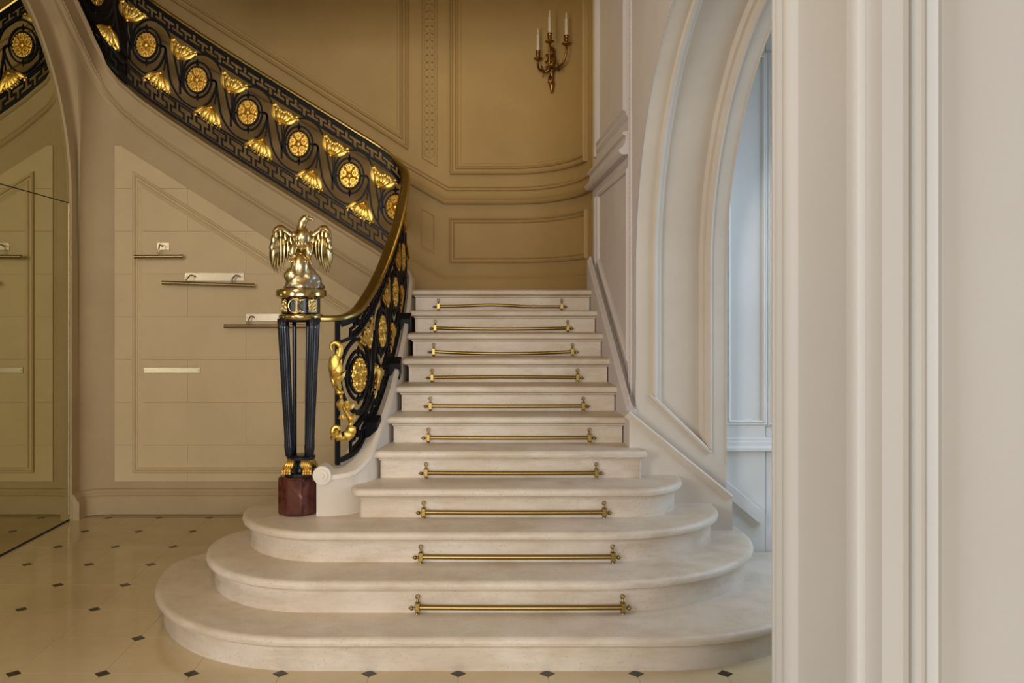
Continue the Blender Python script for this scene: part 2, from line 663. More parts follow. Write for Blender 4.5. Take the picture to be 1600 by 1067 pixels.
# --- foreground wall on the right (reveal and front face, one extruded plan profile)
pl = [(1.05, 2.13), (.800, 2.13), (.790, 2.125), (.788, 2.112), (.796, 2.100), (.786, 2.090), (.784, 2.070), (.790, 2.055), (.784, 2.035), (.784, 2.015), (.792, 2.000), (.802, 1.985),
      (.806, 1.73), (.800, 1.715), (.790, 1.705), (.794, 1.690), (.784, 1.680), (.784, 1.660), (.788, 1.652), (.801, 1.648), (.803, 1.630), (.802, 1.600),
      (.800, 1.580), (.840, 1.580), (.843, 1.594), (.852, 1.602), (.861, 1.597), (.864, 1.580), (.876, 1.580), (.879, 1.589), (.888, 1.590), (.894, 1.576), (.902, 1.568), (.912, 1.574),
      (.916, 1.592), (.924, 1.590), (.927, 1.602), (3.2, 1.602)]
mb = MB()
mb.grid([[(x, y, 0) for x, y in pl], [(x, y, ZTOP) for x, y in pl]])
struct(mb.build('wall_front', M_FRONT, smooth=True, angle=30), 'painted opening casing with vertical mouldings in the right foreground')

# --- ceiling
mb = MB()
mb.box(-6, 6, -0.5, 8.0, ZTOP, ZTOP + .15)
struct(mb.build('ceiling', M_BACK))
mb = MB()
mb.box(-2.2, 4.0, -0.5, 5.4, 4.15, 4.35)  # unseen slab, added to block light from the upper stair walls
struct(mb.build('ceiling_shade_slab', M_BACK))


# ================================================================== rail path (shared by curb, balustrade, upper string)
CP = [(-.875, 4.80, 1.665), (-.80, 4.808, 1.665), (-.735, 4.842, 1.672), (-.665, 4.95, 1.715), (-.610, 5.15, 1.832), (-.572, 5.35, 1.955), (-.542, 5.60, 2.108),
      (-.516, 5.90, 2.29), (-.503, 6.20, 2.472), (-.50, 6.50, 2.655), (-.503, 6.68, 2.775), (-.530, 6.82, 2.885), (-.600, 6.893, 2.985), (-.72, 6.90, 3.085)]
for x, z in ((-.95, 3.229), (-1.2, 3.385), (-1.5, 3.571), (-1.82, 3.77), (-2.15, 3.98), (-2.40, 4.145), (-2.52, 4.225), (-2.73, 4.375), (-2.86, 4.485), (-2.955, 4.57)):
    CP.append((x, 6.90, z))
CP += [(-3.045, 6.858, 4.67), (-3.090, 6.79, 4.765), (-3.108, 6.70, 4.835), (-3.112, 6.56, 4.94), (-3.112, 6.42, 5.03), (-3.112, 6.0, 5.32), (-3.112, 5.2, 5.87)]
dense = np.array(catmull(CP, 12))
seg = np.hypot(np.diff(dense[:, 0]), np.diff(dense[:, 1]))
SS = np.concatenate([[0], np.cumsum(seg)])
STOT = float(SS[-1])


def plan(s):
    return np.array([np.interp(s, SS, dense[:, 0]), np.interp(s, SS, dense[:, 1])])


def zh(s):
    return float(np.interp(s, SS, dense[:, 2]))


def tang(s):
    e = 0.012
    d = plan(min(STOT, s + e)) - plan(max(0, s - e))
    return d / np.hypot(*d)


def nrm2(s):
    t = tang(s)
    return np.array([-t[1], t[0]])


def s_at(fn):
    i = int(np.argmin([fn(p) for p in dense]))
    return float(SS[i])


S_CORNER = s_at(lambda p: abs(p[0] + .53) + abs(p[1] - 6.82))
S_FLAT = s_at(lambda p: abs(p[0] + .72) + abs(p[1] - 6.90))
S_ARC = s_at(lambda p: abs(p[0] + 2.92) + abs(p[1] - 6.90))
ST = -0.90                                         # stone top relative to handrail top


def ribbon(mb, s0, s1, prof, ds=0.04, caps=True):
    """prof = (out along path normal, z relative to handrail top or absolute if tuple len 3)"""
    n = max(2, int((s1 - s0) / ds) + 1)
    rows = []
    for i in range(n):
        s = s0 + (s1 - s0) * i / (n - 1)
        p, nn, z = plan(s), nrm2(s), zh(s)
        rows.append([(p[0] + nn[0] * a[0], p[1] + nn[1] * a[0], a[1] if len(a) == 3 else z + a[1]) for a in prof])
    k = len(prof)
    o = len(mb.v)
    mb.grid(rows, close_u=True)
    if caps:
        mb.f.append(tuple(range(o, o + k)))
        mb.f.append(tuple(range(o + (n - 1) * k, o + n * k)))


# ================================================================== staircase
stair = thing('staircase', 'pale limestone flight of eleven steps with rounded bottom treads and swept curb', 'staircase', (0.27, 4.5, 0))
STEP_PROF = [(-.046, -R), (-.046, -.064), (-.038, -.060), (-.036, -.050), (-.016, -.047), (-.005, -.040), (0, -.025), (-.004, -.011), (-.014, -.002), (-.028, 0)]


def ell(cx, cy, a, b, t0, t1, n=14, e=1.0):
    return [(cx + a * math.cos(t0 + (t1 - t0) * i / n), cy + b * math.sin(t0 + (t1 - t0) * i / n)) for i in range(n + 1)]


def step_loop(k):
    d = dk(k)
    if k == 1:
        xl, yl, al, xr, yr, ar = -1.79, 4.92, 1.0, 2.08, 5.10, 1.17
        L = ell(xl + al, yl, al, yl - d, PI, 1.5 * PI, 22) + ell(xr - ar, yr, ar, yr - d, 1.5 * PI, 2 * PI, 22)
        return L + [(2.08, 5.19), (1.0, 5.19), (.9, 5.3)] + ell(xl + .6, yl, .6, .40, PI / 2, PI, 12)[:-1]
    if k == 2:
        xl, yl, al, xr, yr, ar = -1.495, 4.80, .70, 1.70, 5.0, 1.05
        L = ell(xl + al, yl, al, yl - d, PI, 1.5 * PI, 20) + ell(xr - ar, yr, ar, yr - d, 1.5 * PI, 2 * PI, 20)
        return L + [(1.70, 5.18), (.9, 5.18)] + ell(xl + .5, yl, .5, .44, PI / 2, PI, 12)[:-1]
    if k == 3:
        xl, yl, al, xr, yr, ar = -1.33, 4.92, .55, 1.51, 5.0, .80
        L = ell(xl + al, yl, al, yl - d, PI, 1.5 * PI, 18) + ell(xr - ar, yr, ar, yr - d, 1.5 * PI, 2 * PI, 18)
        return L + [(1.51, 5.12), (.9, 5.12)] + ell(xl + .35, yl, .35, .28, PI / 2, PI, 10)[:-1]
    if k == 4:
        return [(-.665, 4.86)] + ell(-.610, d + .12, .062, .12, PI, 1.5 * PI, 8) + ell(1.31 - .36, 5.05, .36, 5.05 - d, 1.5 * PI, 2 * PI, 14) + [(1.31, 5.10), (-.60, 5.10)]
    xl = {5: -.572, 6: -.515, 7: -.486, 8: -.457, 9: -.447, 10: -.447, 11: -.465}[k]
    if k == 5:
        return [(xl, d), (1.075, d), (1.088, d + .012), (1.088, YJ - .03), (1.0, d + .45), (xl, d + .45)]
    if k == 11:
        return [(xl, d), (XR - .01, d), (XR - .01, d + .4), (xl, d + .4)]
    return [(xl, d), (XR - .01, d), (XR - .01, d + .45), (xl - .03, d + .45)]


def loop_offset(L, o):
    n = len(L)
    out = []
    for i in range(n):
        p0, p1, p2 = np.array(L[i - 1]), np.array(L[i]), np.array(L[(i + 1) % n])
        a, b = p1 - p0, p2 - p1
        a = a / (np.hypot(*a) + 1e-9)
        b = b / (np.hypot(*b) + 1e-9)
        n1, n2 = np.array([a[1], -a[0]]), np.array([b[1], -b[0]])
        m = n1 + n2
        m = m / (np.hypot(*m) + 1e-9)
        m = m / max(0.35, float(m @ n1))
        out.append(p1 + m * o)
    return out


def dedupe(L):
    out = []
    for p in L:
        if not out or math.dist(p, out[-1]) > 1e-4:
            out.append(tuple(p))
    if math.dist(out[0], out[-1]) < 1e-4:
        out.pop()
    return out


for k in range(1, 12):
    L = dedupe(step_loop(k))
    mb = MB()
    rows = []
    for o_, z in STEP_PROF:
        rows.append([(p[0], p[1], k * R + z + (0 if z > -R else 0)) for p in loop_offset(L, o_)])
    mb.grid(rows, close_u=True)
    n = len(L)
    mb.f.append(tuple(range((len(rows) - 1) * n, len(rows) * n)))
    mb.build('step', M_STEP, stair, smooth=True, angle=38)
# landing slab
mb = MB()
mb.box(-.50, XR, dk(11) + .35, YB, 11 * R - .2, 11 * R - .002)
mb.build('landing', M_STEP, stair)

# curb: continuous wall under the lower balustrade, with a scroll end
mb = MB()
rows = []
nC = 70
for i in range(nC + 1):
    s = (S_CORNER + .04) * i / nC
    p, nn, z = plan(s), nrm2(s), zh(s)
    din = float(np.interp(p[1], [4.80, 4.86, 4.93, 5.2, 5.5, 5.8, 6.6, 6.9], [.085, .10, .112, .090, .075, .068, .052, .05]))
    zt_ = z + float(np.interp(s, [0, .17, .30, .42, S_CORNER - .2, S_CORNER + .04], [-.92, -.905, -.83, -.80, -.80, -.86]))
    zo = z - .90
    prof = [(.10, .02), (.10, zo - .02), (.09, zo), (-din * .35, max(zo, zo + (zt_ - zo) * .55)), (-din + .022, zt_), (-din - .004, zt_ - .006), (-din - .008, zt_ - .030), (-din, zt_ - .042), (-din, .02)]
    rows.append([(p[0] + nn[0] * a, p[1] + nn[1] * a, b) for a, b in prof])
mb.grid(rows, close_u=True)
k9 = len(rows[0])
mb.f.append(tuple(range(k9)))
mb.f.append(tuple(range(nC * k9, (nC + 1) * k9)))
curb = mb.build('curb', M_CURB, stair, smooth=True, angle=35)
mb = MB()
mb.tube([(-.834, 4.83, .748), (-.834, 4.70, .748)], .053, 24)
mb.tube([(-.834, 4.705, .748), (-.834, 4.692, .748)], .034, 24)
mb.tube([(-.834, 4.695, .748), (-.834, 4.684, .748)], .014, 16)
mb.build('curb_scroll', M_CURB, stair, smooth=True, angle=40)

# ================================================================== upper flight, string and wall below it
up = thing('upper_flight', 'upper stone flight rising left behind the gilded balustrade above the panelled wall', 'staircase', (-1.6, 7.1, 0))
mb = MB()
ribbon(mb, S_CORNER - .02, STOT, [(-.09, ST - .30), (-.09, ST), (.045, ST), (.065, ST - .006), (.072, ST - .022), (.062, ST - .038), (.046, ST - .046), (.040, ST - .20),
                                   (.046, ST - .205), (.050, ST - .218), (.040, ST - .228), (.044, ST - .242), (.036, ST - .256), (.020, ST - .265), (.010, ST - .30)])
string = mb.build('string', M_WALL, up, smooth=True, angle=40)
for i in range(14):                                # the steps themselves, hidden from the hall but real
    x1 = -.50 - .268 * i
    mb = MB()
    x0 = max(-3.2, x1 - .30)
    if x0 >= x1:
        break
    z = 11 * R + R * (i + 1)
    mb.box(x0, x1 - .02, 6.96, YB - .01, z - R - .05, z - .04)
    mb.box(x0, x1, 6.96, YB - .01, z - .04, z)
    if z < 3.9:
        mb.build('step', M_STEP, up)

# spandrel wall: plane below the upper flight, cove at the left, then the flare over the mirror arch
MA, MC, MZ, MBR = 1.5, 5.13, 2.60, 1.64             # mirror arch: half width, centre Y, spring, rise


def marc(t):                                        # outer edge of the stone frame round the mirror, t 0..1 upward from spring
    a = PI / 2 * t
    return (MC + (MA + .12) * math.cos(a), MZ + (MBR + .12) * math.sin(a))


cols = []
sA, sB = S_CORNER, S_ARC
for i in range(25):
    s = sA + (sB - sA) * i / 24
    p = plan(s)
    X = p[0]
    base = (X, YW)
    cols.append((base, 0.0, (X, YW), zh(s) + ST - .28))
nc = 14
s_end = s_at(lambda p: abs(p[0] + 3.112) + abs(p[1] - 6.60))
for i in range(1, nc + 1):
    t = i / nc
    s = S_ARC + (s_end - S_ARC) * t
    p, nn = plan(s), nrm2(s)
    th = PI / 2 * max(0.0, (t - .08) / .92)
    b = (-2.95 - .25 * math.sin(th), 6.75 + .14 * math.cos(th))
    cols.append((b, 0.0, (p[0] + nn[0] * .01, p[1] + nn[1] * .01), zh(s) + ST - .28))
na = 14
for i in range(1, na + 1):
    t = i / na
    s = s_end + (STOT - s_end) * t
    p, nn = plan(s), nrm2(s)
    y, z = marc(t * .93)
    cols.append(((-3.2, y), z if t > 0.02 else 2.6, (p[0] + nn[0] * .01, p[1] + nn[1] * .01), max(zh(s) + ST - .28, z + .02)))
rows = []
nr = 26
for j in range(nr + 1):
    v = j / nr
    row = []
    for b, z0, tpt, z1 in cols:
        z = z0 + (z1 - z0) * v
        lo = max(z0, 1.9)
        u = max(0.0, min(1.0, (z - lo) / max(.01, z1 - lo)))
        u = u ** 2.0
        row.append((b[0] + (tpt[0] - b[0]) * u, b[1] + (tpt[1] - b[1]) * u, z))
    rows.append(row)
mb = MB()
mb.grid(rows)
wall_stair = struct(mb.build('wall_stair', M_WALL, smooth=True, angle=35), 'stone wall under the upper flight with a raking panel')

# left wall with the arched mirror opening and its plain stone frame
mb = MB()
def m_edge(g=0.0, n=36):
    return [(MC + (MA + g) * math.cos(a), MZ + (MBR + g) * math.sin(a)) for a in [PI * i / n for i in range(n + 1)]]


inner = [(MC + MA, 0)] + m_edge() + [(MC - MA, 0)]
outer = [(MC + MA + .12, 0)] + m_edge(.12) + [(MC - MA - .12, 0)]
mb.grid([[(XM - .01, y, z) for y, z in inner], [(-3.20, y, z) for y, z in inner], [(-3.20, y, z) for y, z in outer]])
poly = [(YB, 0), (YB, 2.6), (6.8, 2.6), (6.8, ZTOP), (1.5, ZTOP), (1.5, 0), (MC - MA - .12, 0)] + [p for p in reversed(m_edge(.12))] + [(MC + MA + .12, 0)]
o_ = len(mb.v)
mb.v += [(-3.20, y, z) for y, z in poly]
mb.f.append(tuple(range(o_, o_ + len(poly))))
wall_left = struct(mb.build('wall_left', M_WALL), 'left wall with arched mirror recess')
mb = MB()                                           # opening off the upper flight, its unlit darkness painted near-black
mb.grid([[(-3.21, 6.8, z) for z in (2.6, ZTOP)], [(-4.2, 6.8, z) for z in (2.6, ZTOP)], [(-4.2, YB, z) for z in (2.6, ZTOP)], [(-3.21, YB, z) for z in (2.6, ZTOP)]])
mb.box(-3.30, -3.205, 6.8, YB, 2.6, ZTOP)
struct(mb.build('door_1', M_DARK), 'opening off the upper flight, its darkness painted near-black')

# mirror
mir = thing('arched_mirror', 'tall arched wall mirror at left reflecting the balustrade and panelled wall', 'mirror', (XM, MC, 0))
mb = MB()
mb.box(XM - .010, XM, MC - MA + .004, MC + MA - .004, .012, MZ - .034)
mb.build('mirror_pane', M_MIRROR, mir)
pts = [(MC + MA - .004, MZ - .026)] + m_edge(-.004) + [(MC - MA + .004, MZ - .026)]
mb = MB()
mb.v = [(XM, y, z) for y, z in pts] + [(XM - .01, y, z) for y, z in pts]
n = len(pts)
mb.f = [tuple(range(n)), tuple(range(n, 2 * n))] + [(i, (i + 1) % n, n + (i + 1) % n, n + i) for i in range(n)]
mb.build('mirror_pane', M_MIRROR, mir)
mb = MB()
mb.box(XM - .012, XM + .004, MC - MA, MC + MA, 0.0, .012)
mb.build('dark_joint', M_DARK, mir)
mb = MB()
mb.box(XM - .012, XM - .002, MC - MA, MC + MA, MZ - .034, MZ - .026)
mb.build('dark_joint', M_DARK, mir)
mb = MB()
mb.box(XM - .006, XM + .004, MC + MA - .010, MC + MA - .004, .05, MZ - .035)
mb.build('edge_strip', M_CHROME, mir)

# panel on the spandrel wall: border slab, stone blocks, moulding
SL = 0.632


def W2(px, py):
    return (PX(px, YW), PZ(py, YW))


xL, xE = PX(180, YW), -0.66
zt = PZ(222, YW)
zbot = PZ(752, YW)


def diag_poly(xl, zt_, zb, xe):
    return [(xl, zb), (xe, zb), (xe, zt_ - SL * (xe - xl)), (xl, zt_)]


def slab(mb, poly, y0, y1, ch=0.0):
    n = len(poly)
    c = np.mean(np.array(poly), axis=0)
    top = [(p[0], p[1]) for p in poly]
    if ch:
        L = [(p[0], p[1]) for p in poly]
        area2 = sum(L[i][0] * L[(i + 1) % n][1] - L[(i + 1) % n][0] * L[i][1] for i in range(n))
        top = [tuple(p) for p in loop_offset(L, -ch if area2 > 0 else ch)]
    mb.grid([[(x, y0, z) for x, z in poly], [(x, y1 + (ch if ch else 0), z) for x, z in poly], [(x, y1, z) for x, z in top]], close_u=True)
    o = len(mb.v) - n
    mb.f.append(tuple(range(o, o + n)))


def clip(poly, a, b, c):
    """keep a*x+b*z<=c"""
    out = []
    n = len(poly)
    for i in range(n):
        p, r_ = poly[i], poly[(i + 1) % n]
        fp, fr = a * p[0] + b * p[1] - c, a * r_[0] + b * r_[1] - c
        if fp <= 0:
            out.append(p)
        if fp * fr < 0:
            t = fp / (fp - fr)
            out.append((p[0] + (r_[0] - p[0]) * t, p[1] + (r_[1] - p[1]) * t))
    return out


P0 = diag_poly(xL, zt, zbot, xE)
xi, zi = PX(209, YW), PZ(268, YW)
zbi = PZ(738, YW)
P1 = diag_poly(xi, zi, zbi, xE - .06)
P1i = diag_poly(xi + .085, zi - .085 - .085 * (SL) - .02, zbi + .085, xE - .12)
courses = [PZ(361.5 + 66.7 * i, YW) for i in range(-3, 8)]
# border stones
jx = {0: [PX(294, YW), PX(476, YW)], 1: [PX(385, YW), PX(567, YW)]}
for ci in range(len(courses) - 1):
    z1, z0 = courses[ci], courses[ci + 1]
    xs_ = [xL - .1] + jx[ci % 2] + [xE + .1]
    for a, b in zip(xs_[:-1], xs_[1:]):
        poly = [(a + .0006, z0 + .0006), (b - .0006, z0 + .0006), (b - .0006, z1 - .0006), (a + .0006, z1 - .0006)]
        poly = clip(poly, -1, 0, -xL)
        poly = clip(poly, 1, 0, xE) if poly else poly
        poly = clip(poly, 0, -1, -zbot) if poly else poly
        poly = clip(poly, SL, 1, zt + SL * xL) if poly else poly
        if len(poly) >= 3:
            ar = abs(sum(poly[i][0] * poly[(i + 1) % len(poly)][1] - poly[(i + 1) % len(poly)][0] * poly[i][1] for i in range(len(poly)))) / 2
            if ar > .002:
                mb = MB()
                slab(mb, poly, YW + .01, YW - .012, .0008)
                mb.build('stone_block', M_FIELD, wall_stair)
mb = MB()
YP = YW - .012
sweep(mb, [(x, YP, z) for x, z in P1], (0, -1, 0), [(0, -.002), (0, .016), (.010, .026), (.018, .022), (.026, .004), (.036, .004), (.046, .018), (.058, .010), (.072, .004), (.078, -.002)], closed=True, flip=1)
mb.build('panel_moulding', M_FIELD, wall_stair, smooth=True, angle=35)

# baseboard of the spandrel wall, following the cove
def base_line():
    L = [(-.66, YW)] + [(-2.95, YW)]
    for i in range(1, 9):
        th = PI / 2 * i / 8
        L.append((-2.95 - .25 * math.sin(th), 6.75 + .14 * math.cos(th)))
    L.append((-3.2, 6.64))
    return L


BL = base_line()
mb = MB()
nn_ = [(0, -1, 0), (0, -1, 0)] + [(math.sin(PI / 2 * i / 8), -math.cos(PI / 2 * i / 8), 0) for i in range(1, 9)] + [(1, 0, 0)]
sweep(mb, [(x, y, 0) for x, y in BL], nn_, [(0, 0), (0, .055), (.135, .055), (.150, .048), (.158, .034), (.172, .034), (.186, .020), (.20, .016), (.21, 0)], flip=-1)
bb = struct(mb.build('baseboard_stair', M_WALL, smooth=True, angle=35), 'stone skirting along the wall under the upper flight')

# ------------------------------------------------------------------ panelling of the stair well
RK = 0.58                                            # rake of the dado at the upper flight
XK = PX(694, YB)                                     # where the level dado begins to rise


def wl_pts(z_of, first=0, step_in=0.0):
    pts, ns = [], []
    L = [(-3.2, YB), (-2.0, YB), (-1.0, YB), (XK, YB)] + WL[2:]
    for i, (x, y) in enumerate(L):
        if y >= YB - 1e-6:
            nx, ny = 0, -1
        elif x >= XR - 1e-6:
            nx, ny = -1, 0
        else:
            nx, ny = -(x - EC[0]) / ERX ** 2, -(y - EC[1]) / ERY ** 2
            h = math.hypot(nx, ny)
            nx, ny = nx / h, ny / h
        pts.append((x, y, z_of(x)))
        ns.append((nx, ny, 0))
    return pts, ns


def rake(z):
    return lambda x: z + max(0, (XK - x)) * RK


trim = []
pts, ns = wl_pts(rake(PZ(319, YB)))
RAILP = [(0, 0), (-.004, .046), (.010, .066), (.026, .072), (.040, .056), (.060, .036), (.095, .026), (.118, .024), (.126, .046), (.142, .046), (.150, .016), (.165, 0)]
mb = MB()
sweep(mb, pts[-2:], ns[-2:], RAILP, flip=1)
struct(mb.build('trim_3', M_RIGHT, smooth=True, angle=35), 'dado rail along the right stair wall up to the arch')
pts, ns = pts[:-1], ns[:-1]
mb = MB()
sweep(mb, pts, ns, [(0, 0), (-.004, .046), (.010, .066), (.026, .072), (.040, .056), (.060, .036), (.095, .026), (.118, .024), (.126, .046), (.142, .046), (.150, .016), (.165, 0)], flip=1)
struct(mb.build('trim_2', M_BACK, smooth=True, angle=35), 'dado rail running round the stair well')
pts, ns = wl_pts(rake(PZ(430, YB)))
pts, ns = pts[:-2], ns[:-2]
mb = MB()
sweep(mb, pts, ns, [(0, .0), (.0, .012), (-.016, .020), (-.03, .014), (-.04, .020), (-.055, .026), (-.26, .026), (-.26, 0)], flip=1)
struct(mb.build('baseboard_back', M_BACK, smooth=True, angle=35), 'skirting of the stair landing wall')


def wl_frame(name, x0, x1, z0, z1, prof, parent, mat, top_rake=False, y_end=None):
    """closed panel moulding lying on the back wall, bent round the cove up to x1"""
    low = []
    L = [(x, y) for x, y in ([(x0, YB)] + WL[2:-1]) if x <= x1 + 1e-6]
    if L[-1][0] < x1 - .002:
        a = math.acos(min(1, (x1 - EC[0]) / ERX))
        L.append((x1, EC[1] + ERY * math.sin(a)))
    nsv = []
    for x, y in L:
        if y >= YB - 1e-6:
            nsv.append((0, -1, 0))
        else:
            nx, ny = -(x - EC[0]) / ERX ** 2, -(y - EC[1]) / ERY ** 2
            h = math.hypot(nx, ny)
            nsv.append((nx / h, ny / h, 0))
    P = [(x, y, z0) for x, y in L] + [(x, y, z1) for x, y in reversed(L)]
    N = nsv + nsv[::-1]
    m_ = MB()
    sweep(m_, P, N, prof, closed=True, flip=1)
    return m_.build(name, mat, parent, smooth=True, angle=35)


FR_L = [(0, 0), (0, .030), (.010, .042), (.022, .036), (.028, .014), (.050, .014), (.058, .032), (.070, .026), (.082, .008), (.104, .006), (.108, 0)]
wl_frame('panel_moulding', PX(703, YB), 1.035, PZ(273, YB), 5.9, FR_L, wall_back, M_BACK)
wl_frame('panel_moulding', PX(702, YB), 1.035, PZ(411, YB), PZ(341, YB), FRAME_S, wall_back, M_BACK)
# raking upper panel on the left
x0, x1 = -2.95, PX(638, YB)
zb = PZ(235, YB)
mb = MB()
sweep(mb, [(x0, YB, zb + .632 * (x1 - x0)), (x1, YB, zb), (x1, YB, 5.9), (x0, YB, 5.95)], (0, -1, 0), FR_L, closed=True, flip=1)
mb.build('panel_moulding', M_BACK, wall_back, smooth=True, angle=35)
# small raking panel
x0, x1 = PX(657, YB), PX(680, YB)
z0, z1 = PZ(398, YB), PZ(336, YB)
mb = MB()
sweep(mb, [(x0, YB, z0 + RK * (x1 - x0)), (x1, YB, z0), (x1, YB, z1), (x0, YB, z1 + RK * (x1 - x0))], (0, -1, 0), [(0, 0), (0, .008), (.008, .010), (.014, .006), (.018, 0)], closed=True, flip=1)
mb.build('panel_moulding', M_BACK, wall_back)
# carved guilloche strip
x0, x1 = PX(662, YB), PX(681, YB)
zs = PZ(257, YB)
mb = MB()
sweep(mb, [(x0, YB, zs + .07), (x1, YB, zs), (x1, YB, 5.9), (x0, YB, 5.9)], (0, -1, 0), [(0, 0), (0, .016), (.012, .016), (.016, 0)], closed=True, flip=-1)
mb.build('strip_moulding', M_BACK, wall_back)
ringm = None
xc = (x0 + x1) / 2
for i in range(34):
    z = zs + .11 + i * .068
    if ringm is None:
        m_ = MB()
        n = 14
        rr = .042
        rows = []
        for k in range(n):
            a = 2 * PI * k / n
            rows.append([(( rr + .010 * math.cos(b)) * math.cos(a), -.001 - .007 * (math.sin(b) if math.sin(b) > 0 else 0), (rr + .010 * math.cos(b)) * math.sin(a)) for b in (0, PI / 3, 2 * PI / 3, PI)])
        m_.grid(rows, close_v=True)
        m_.ball((0, -.001, 0), .012, .007, .012, 8, 4)
        ringm = m_.build('carved_ring', M_BACK, wall_back, smooth=True)
        ringm.location = (xc, YB, z)
    else:
        shared('carved_ring', ringm.data, wall_back, (xc, YB, z), 0)

# right wall panels, bead strip, raking skirting
def rw(px, py):
    Y = F * XR / (px - CX)
    return (XR, Y, PZ(py, Y))


mb = MB()
A, B_, C_, D_ = rw(937, 307), rw(983, 268), rw(983, 556), rw(937, 404)
sweep(mb, [D_, A, B_, C_], (-1, 0, 0), [(0, 0), (0, .016), (.012, .024), (.026, .012), (.040, .016), (.056, .004), (.06, 0)], closed=True, flip=1)
mb.build('panel_moulding', M_RIGHT, wall_right, smooth=True, angle=35)
mb = MB()
A, B_ = rw(937, 221), rw(980, 168)
sweep(mb, [A, (XR, A[1], 5.9), (XR, B_[1], 5.9), B_], (-1, 0, 0), [(0, 0), (0, .022), (.016, .032), (.034, .016), (.056, .020), (.078, .006), (.084, 0)], closed=True, flip=1)
mb.build('panel_moulding', M_RIGHT, wall_right, smooth=True, angle=35)
mb = MB()                                            # pilaster strip where the cove ends
mb.box(XR - .016, XR, 6.66, 6.74, 1.9, PZ(309, 6.7))
mb.box(XR - .016, XR, 6.66, 6.74, 2.95, 5.9)
mb.build('pilaster_strip', M_RIGHT, wall_right, bevel=.006)
mb = MB()
for z in (0,):
    mb.box(XR - .014, XR, 5.205, 5.225, 1.1, 5.9)
    mb.box(XR - .014, XR, 5.270, 5.285, 1.1, 5.9)
mb.build('bead_border', M_RIGHT, wall_right, bevel=.004)
mb = MB()
for i in range(150):
    mb.ball((XR - .004, 5.247, 1.14 + i * .032), .011, .014, .013, 8, 4)
o = mb.build('bead_row', M_RIGHT, wall_right, smooth=True)
o['kind'] = 'stuff'
# skirting following the stairs on the right wall
mb = MB()
ya, yb_ = YJ - .02, 6.86
za_, zb_ = 1.078, 1.078 + (6.86 - YJ + .05) * .604
xf = 1.003
poly = [(ya, 0.3), (ya, za_), (yb_ - .12, zb_ - .07), (yb_, zb_ - .07), (yb_, 0.3)]
mb.v = [(xf, y, z) for y, z in poly] + [(XR + .001, y, z) for y, z in poly]
n = len(poly)
mb.f = [tuple(range(n)), tuple(range(n, 2 * n))] + [(i, (i + 1) % n, n + (i + 1) % n, n + i) for i in range(n)]
sk2 = struct(mb.build('baseboard_right', M_RIGHT), 'raking skirting along the right of the lower flight')
mb = MB()
sweep(mb, [(xf, ya, za_), (xf, yb_ - .12, zb_ - .07)], (-1, 0, 0), [(-.005, -.04), (-.005, .010), (.008, .018), (.020, .012), (.030, .006), (.05, 0), (.052, -.01)], flip=-1)
mb.build('skirting_cap', M_RIGHT, sk2, smooth=True, angle=35)


# ================================================================== balustrade
bal = thing('balustrade', 'black iron stair balustrade with gilded rosettes and leaves under a brass handrail', 'railing', (-.6, 5.2, .8))


def bar(mb, pts, w, t, closed=False):
    """flat bar following pts (s, z) in the unrolled balustrade"""
    n = len(pts)
    P = [np.array(p, float) for p in pts]
    L, Rr = [], []
    for i in range(n):
        if closed:
            a, b = P[i] - P[i - 1], P[(i + 1) % n] - P[i]
        else:
            a = P[i] - P[i - 1] if i else P[1] - P[0]
            b = P[i + 1] - P[i] if i < n - 1 else a
        a = a / (np.hypot(*a) + 1e-9)
        b = b / (np.hypot(*b) + 1e-9)
        n1, n2 = np.array([-a[1], a[0]]), np.array([-b[1], b[0]])
        m = n1 + n2
        m = m / (np.hypot(*m) + 1e-9)
        m = m / max(.5, float(m @ n1))
        L.append(P[i] + m * w / 2)
        Rr.append(P[i] - m * w / 2)
    rows = []
    for i in range(n):
        row = []
        for pt, sg in ((L[i], 1), (Rr[i], 1), (Rr[i], -1), (L[i], -1)):
            p, nn = plan(pt[0]), nrm2(min(max(P[i][0], 0), STOT))
            row.append((p[0] + nn[0] * sg * t / 2, p[1] + nn[1] * sg * t / 2, pt[1]))
        rows.append(row)
    o = len(mb.v)
    mb.grid(rows, close_u=True, close_v=closed)
    if not closed:
        mb.f.append((o, o + 1, o + 2, o + 3))
        mb.f.append(tuple(o + (n - 1) * 4 + k for k in range(4)))


def rail_line(off, s0, s1, ds=.02):
    n = max(2, int((s1 - s0) / ds))
    return [(s0 + (s1 - s0) * i / n, zh(s0 + (s1 - s0) * i / n) + off) for i in range(n + 1)]


SE = STOT - .05
# brass handrail: rounded section
mb = MB()
ribbon(mb, 0.02, SE, [(.036, -.030), (.040, -.016), (.034, -.004), (.018, 0), (-.018, 0), (-.034, -.004), (-.040, -.016), (-.036, -.030), (-.02, -.036), (.02, -.036)], .025)
mb.build('handrail', M_BRASS, bal, smooth=True, angle=50)
S0 = 0.115                                            # end post beside the newel
O_TOP, O_SU, O_C, O_SL, O_BOT = -.046, -.158, -.418, -.705, -.855
for off, w_ in ((O_TOP, .020), (O_SU, .016), (O_SL, .016), (O_BOT, .024)):
    mb = MB()
    bar(mb, rail_line(off, S0, SE), w_, .026)
    mb.build('rail_bar', M_IRON, bal)
mb = MB()
bar(mb, [(S0, zh(S0) - .88), (S0, zh(S0) - .036)], .026, .026)
mb.build('end_post', M_IRON, bal)
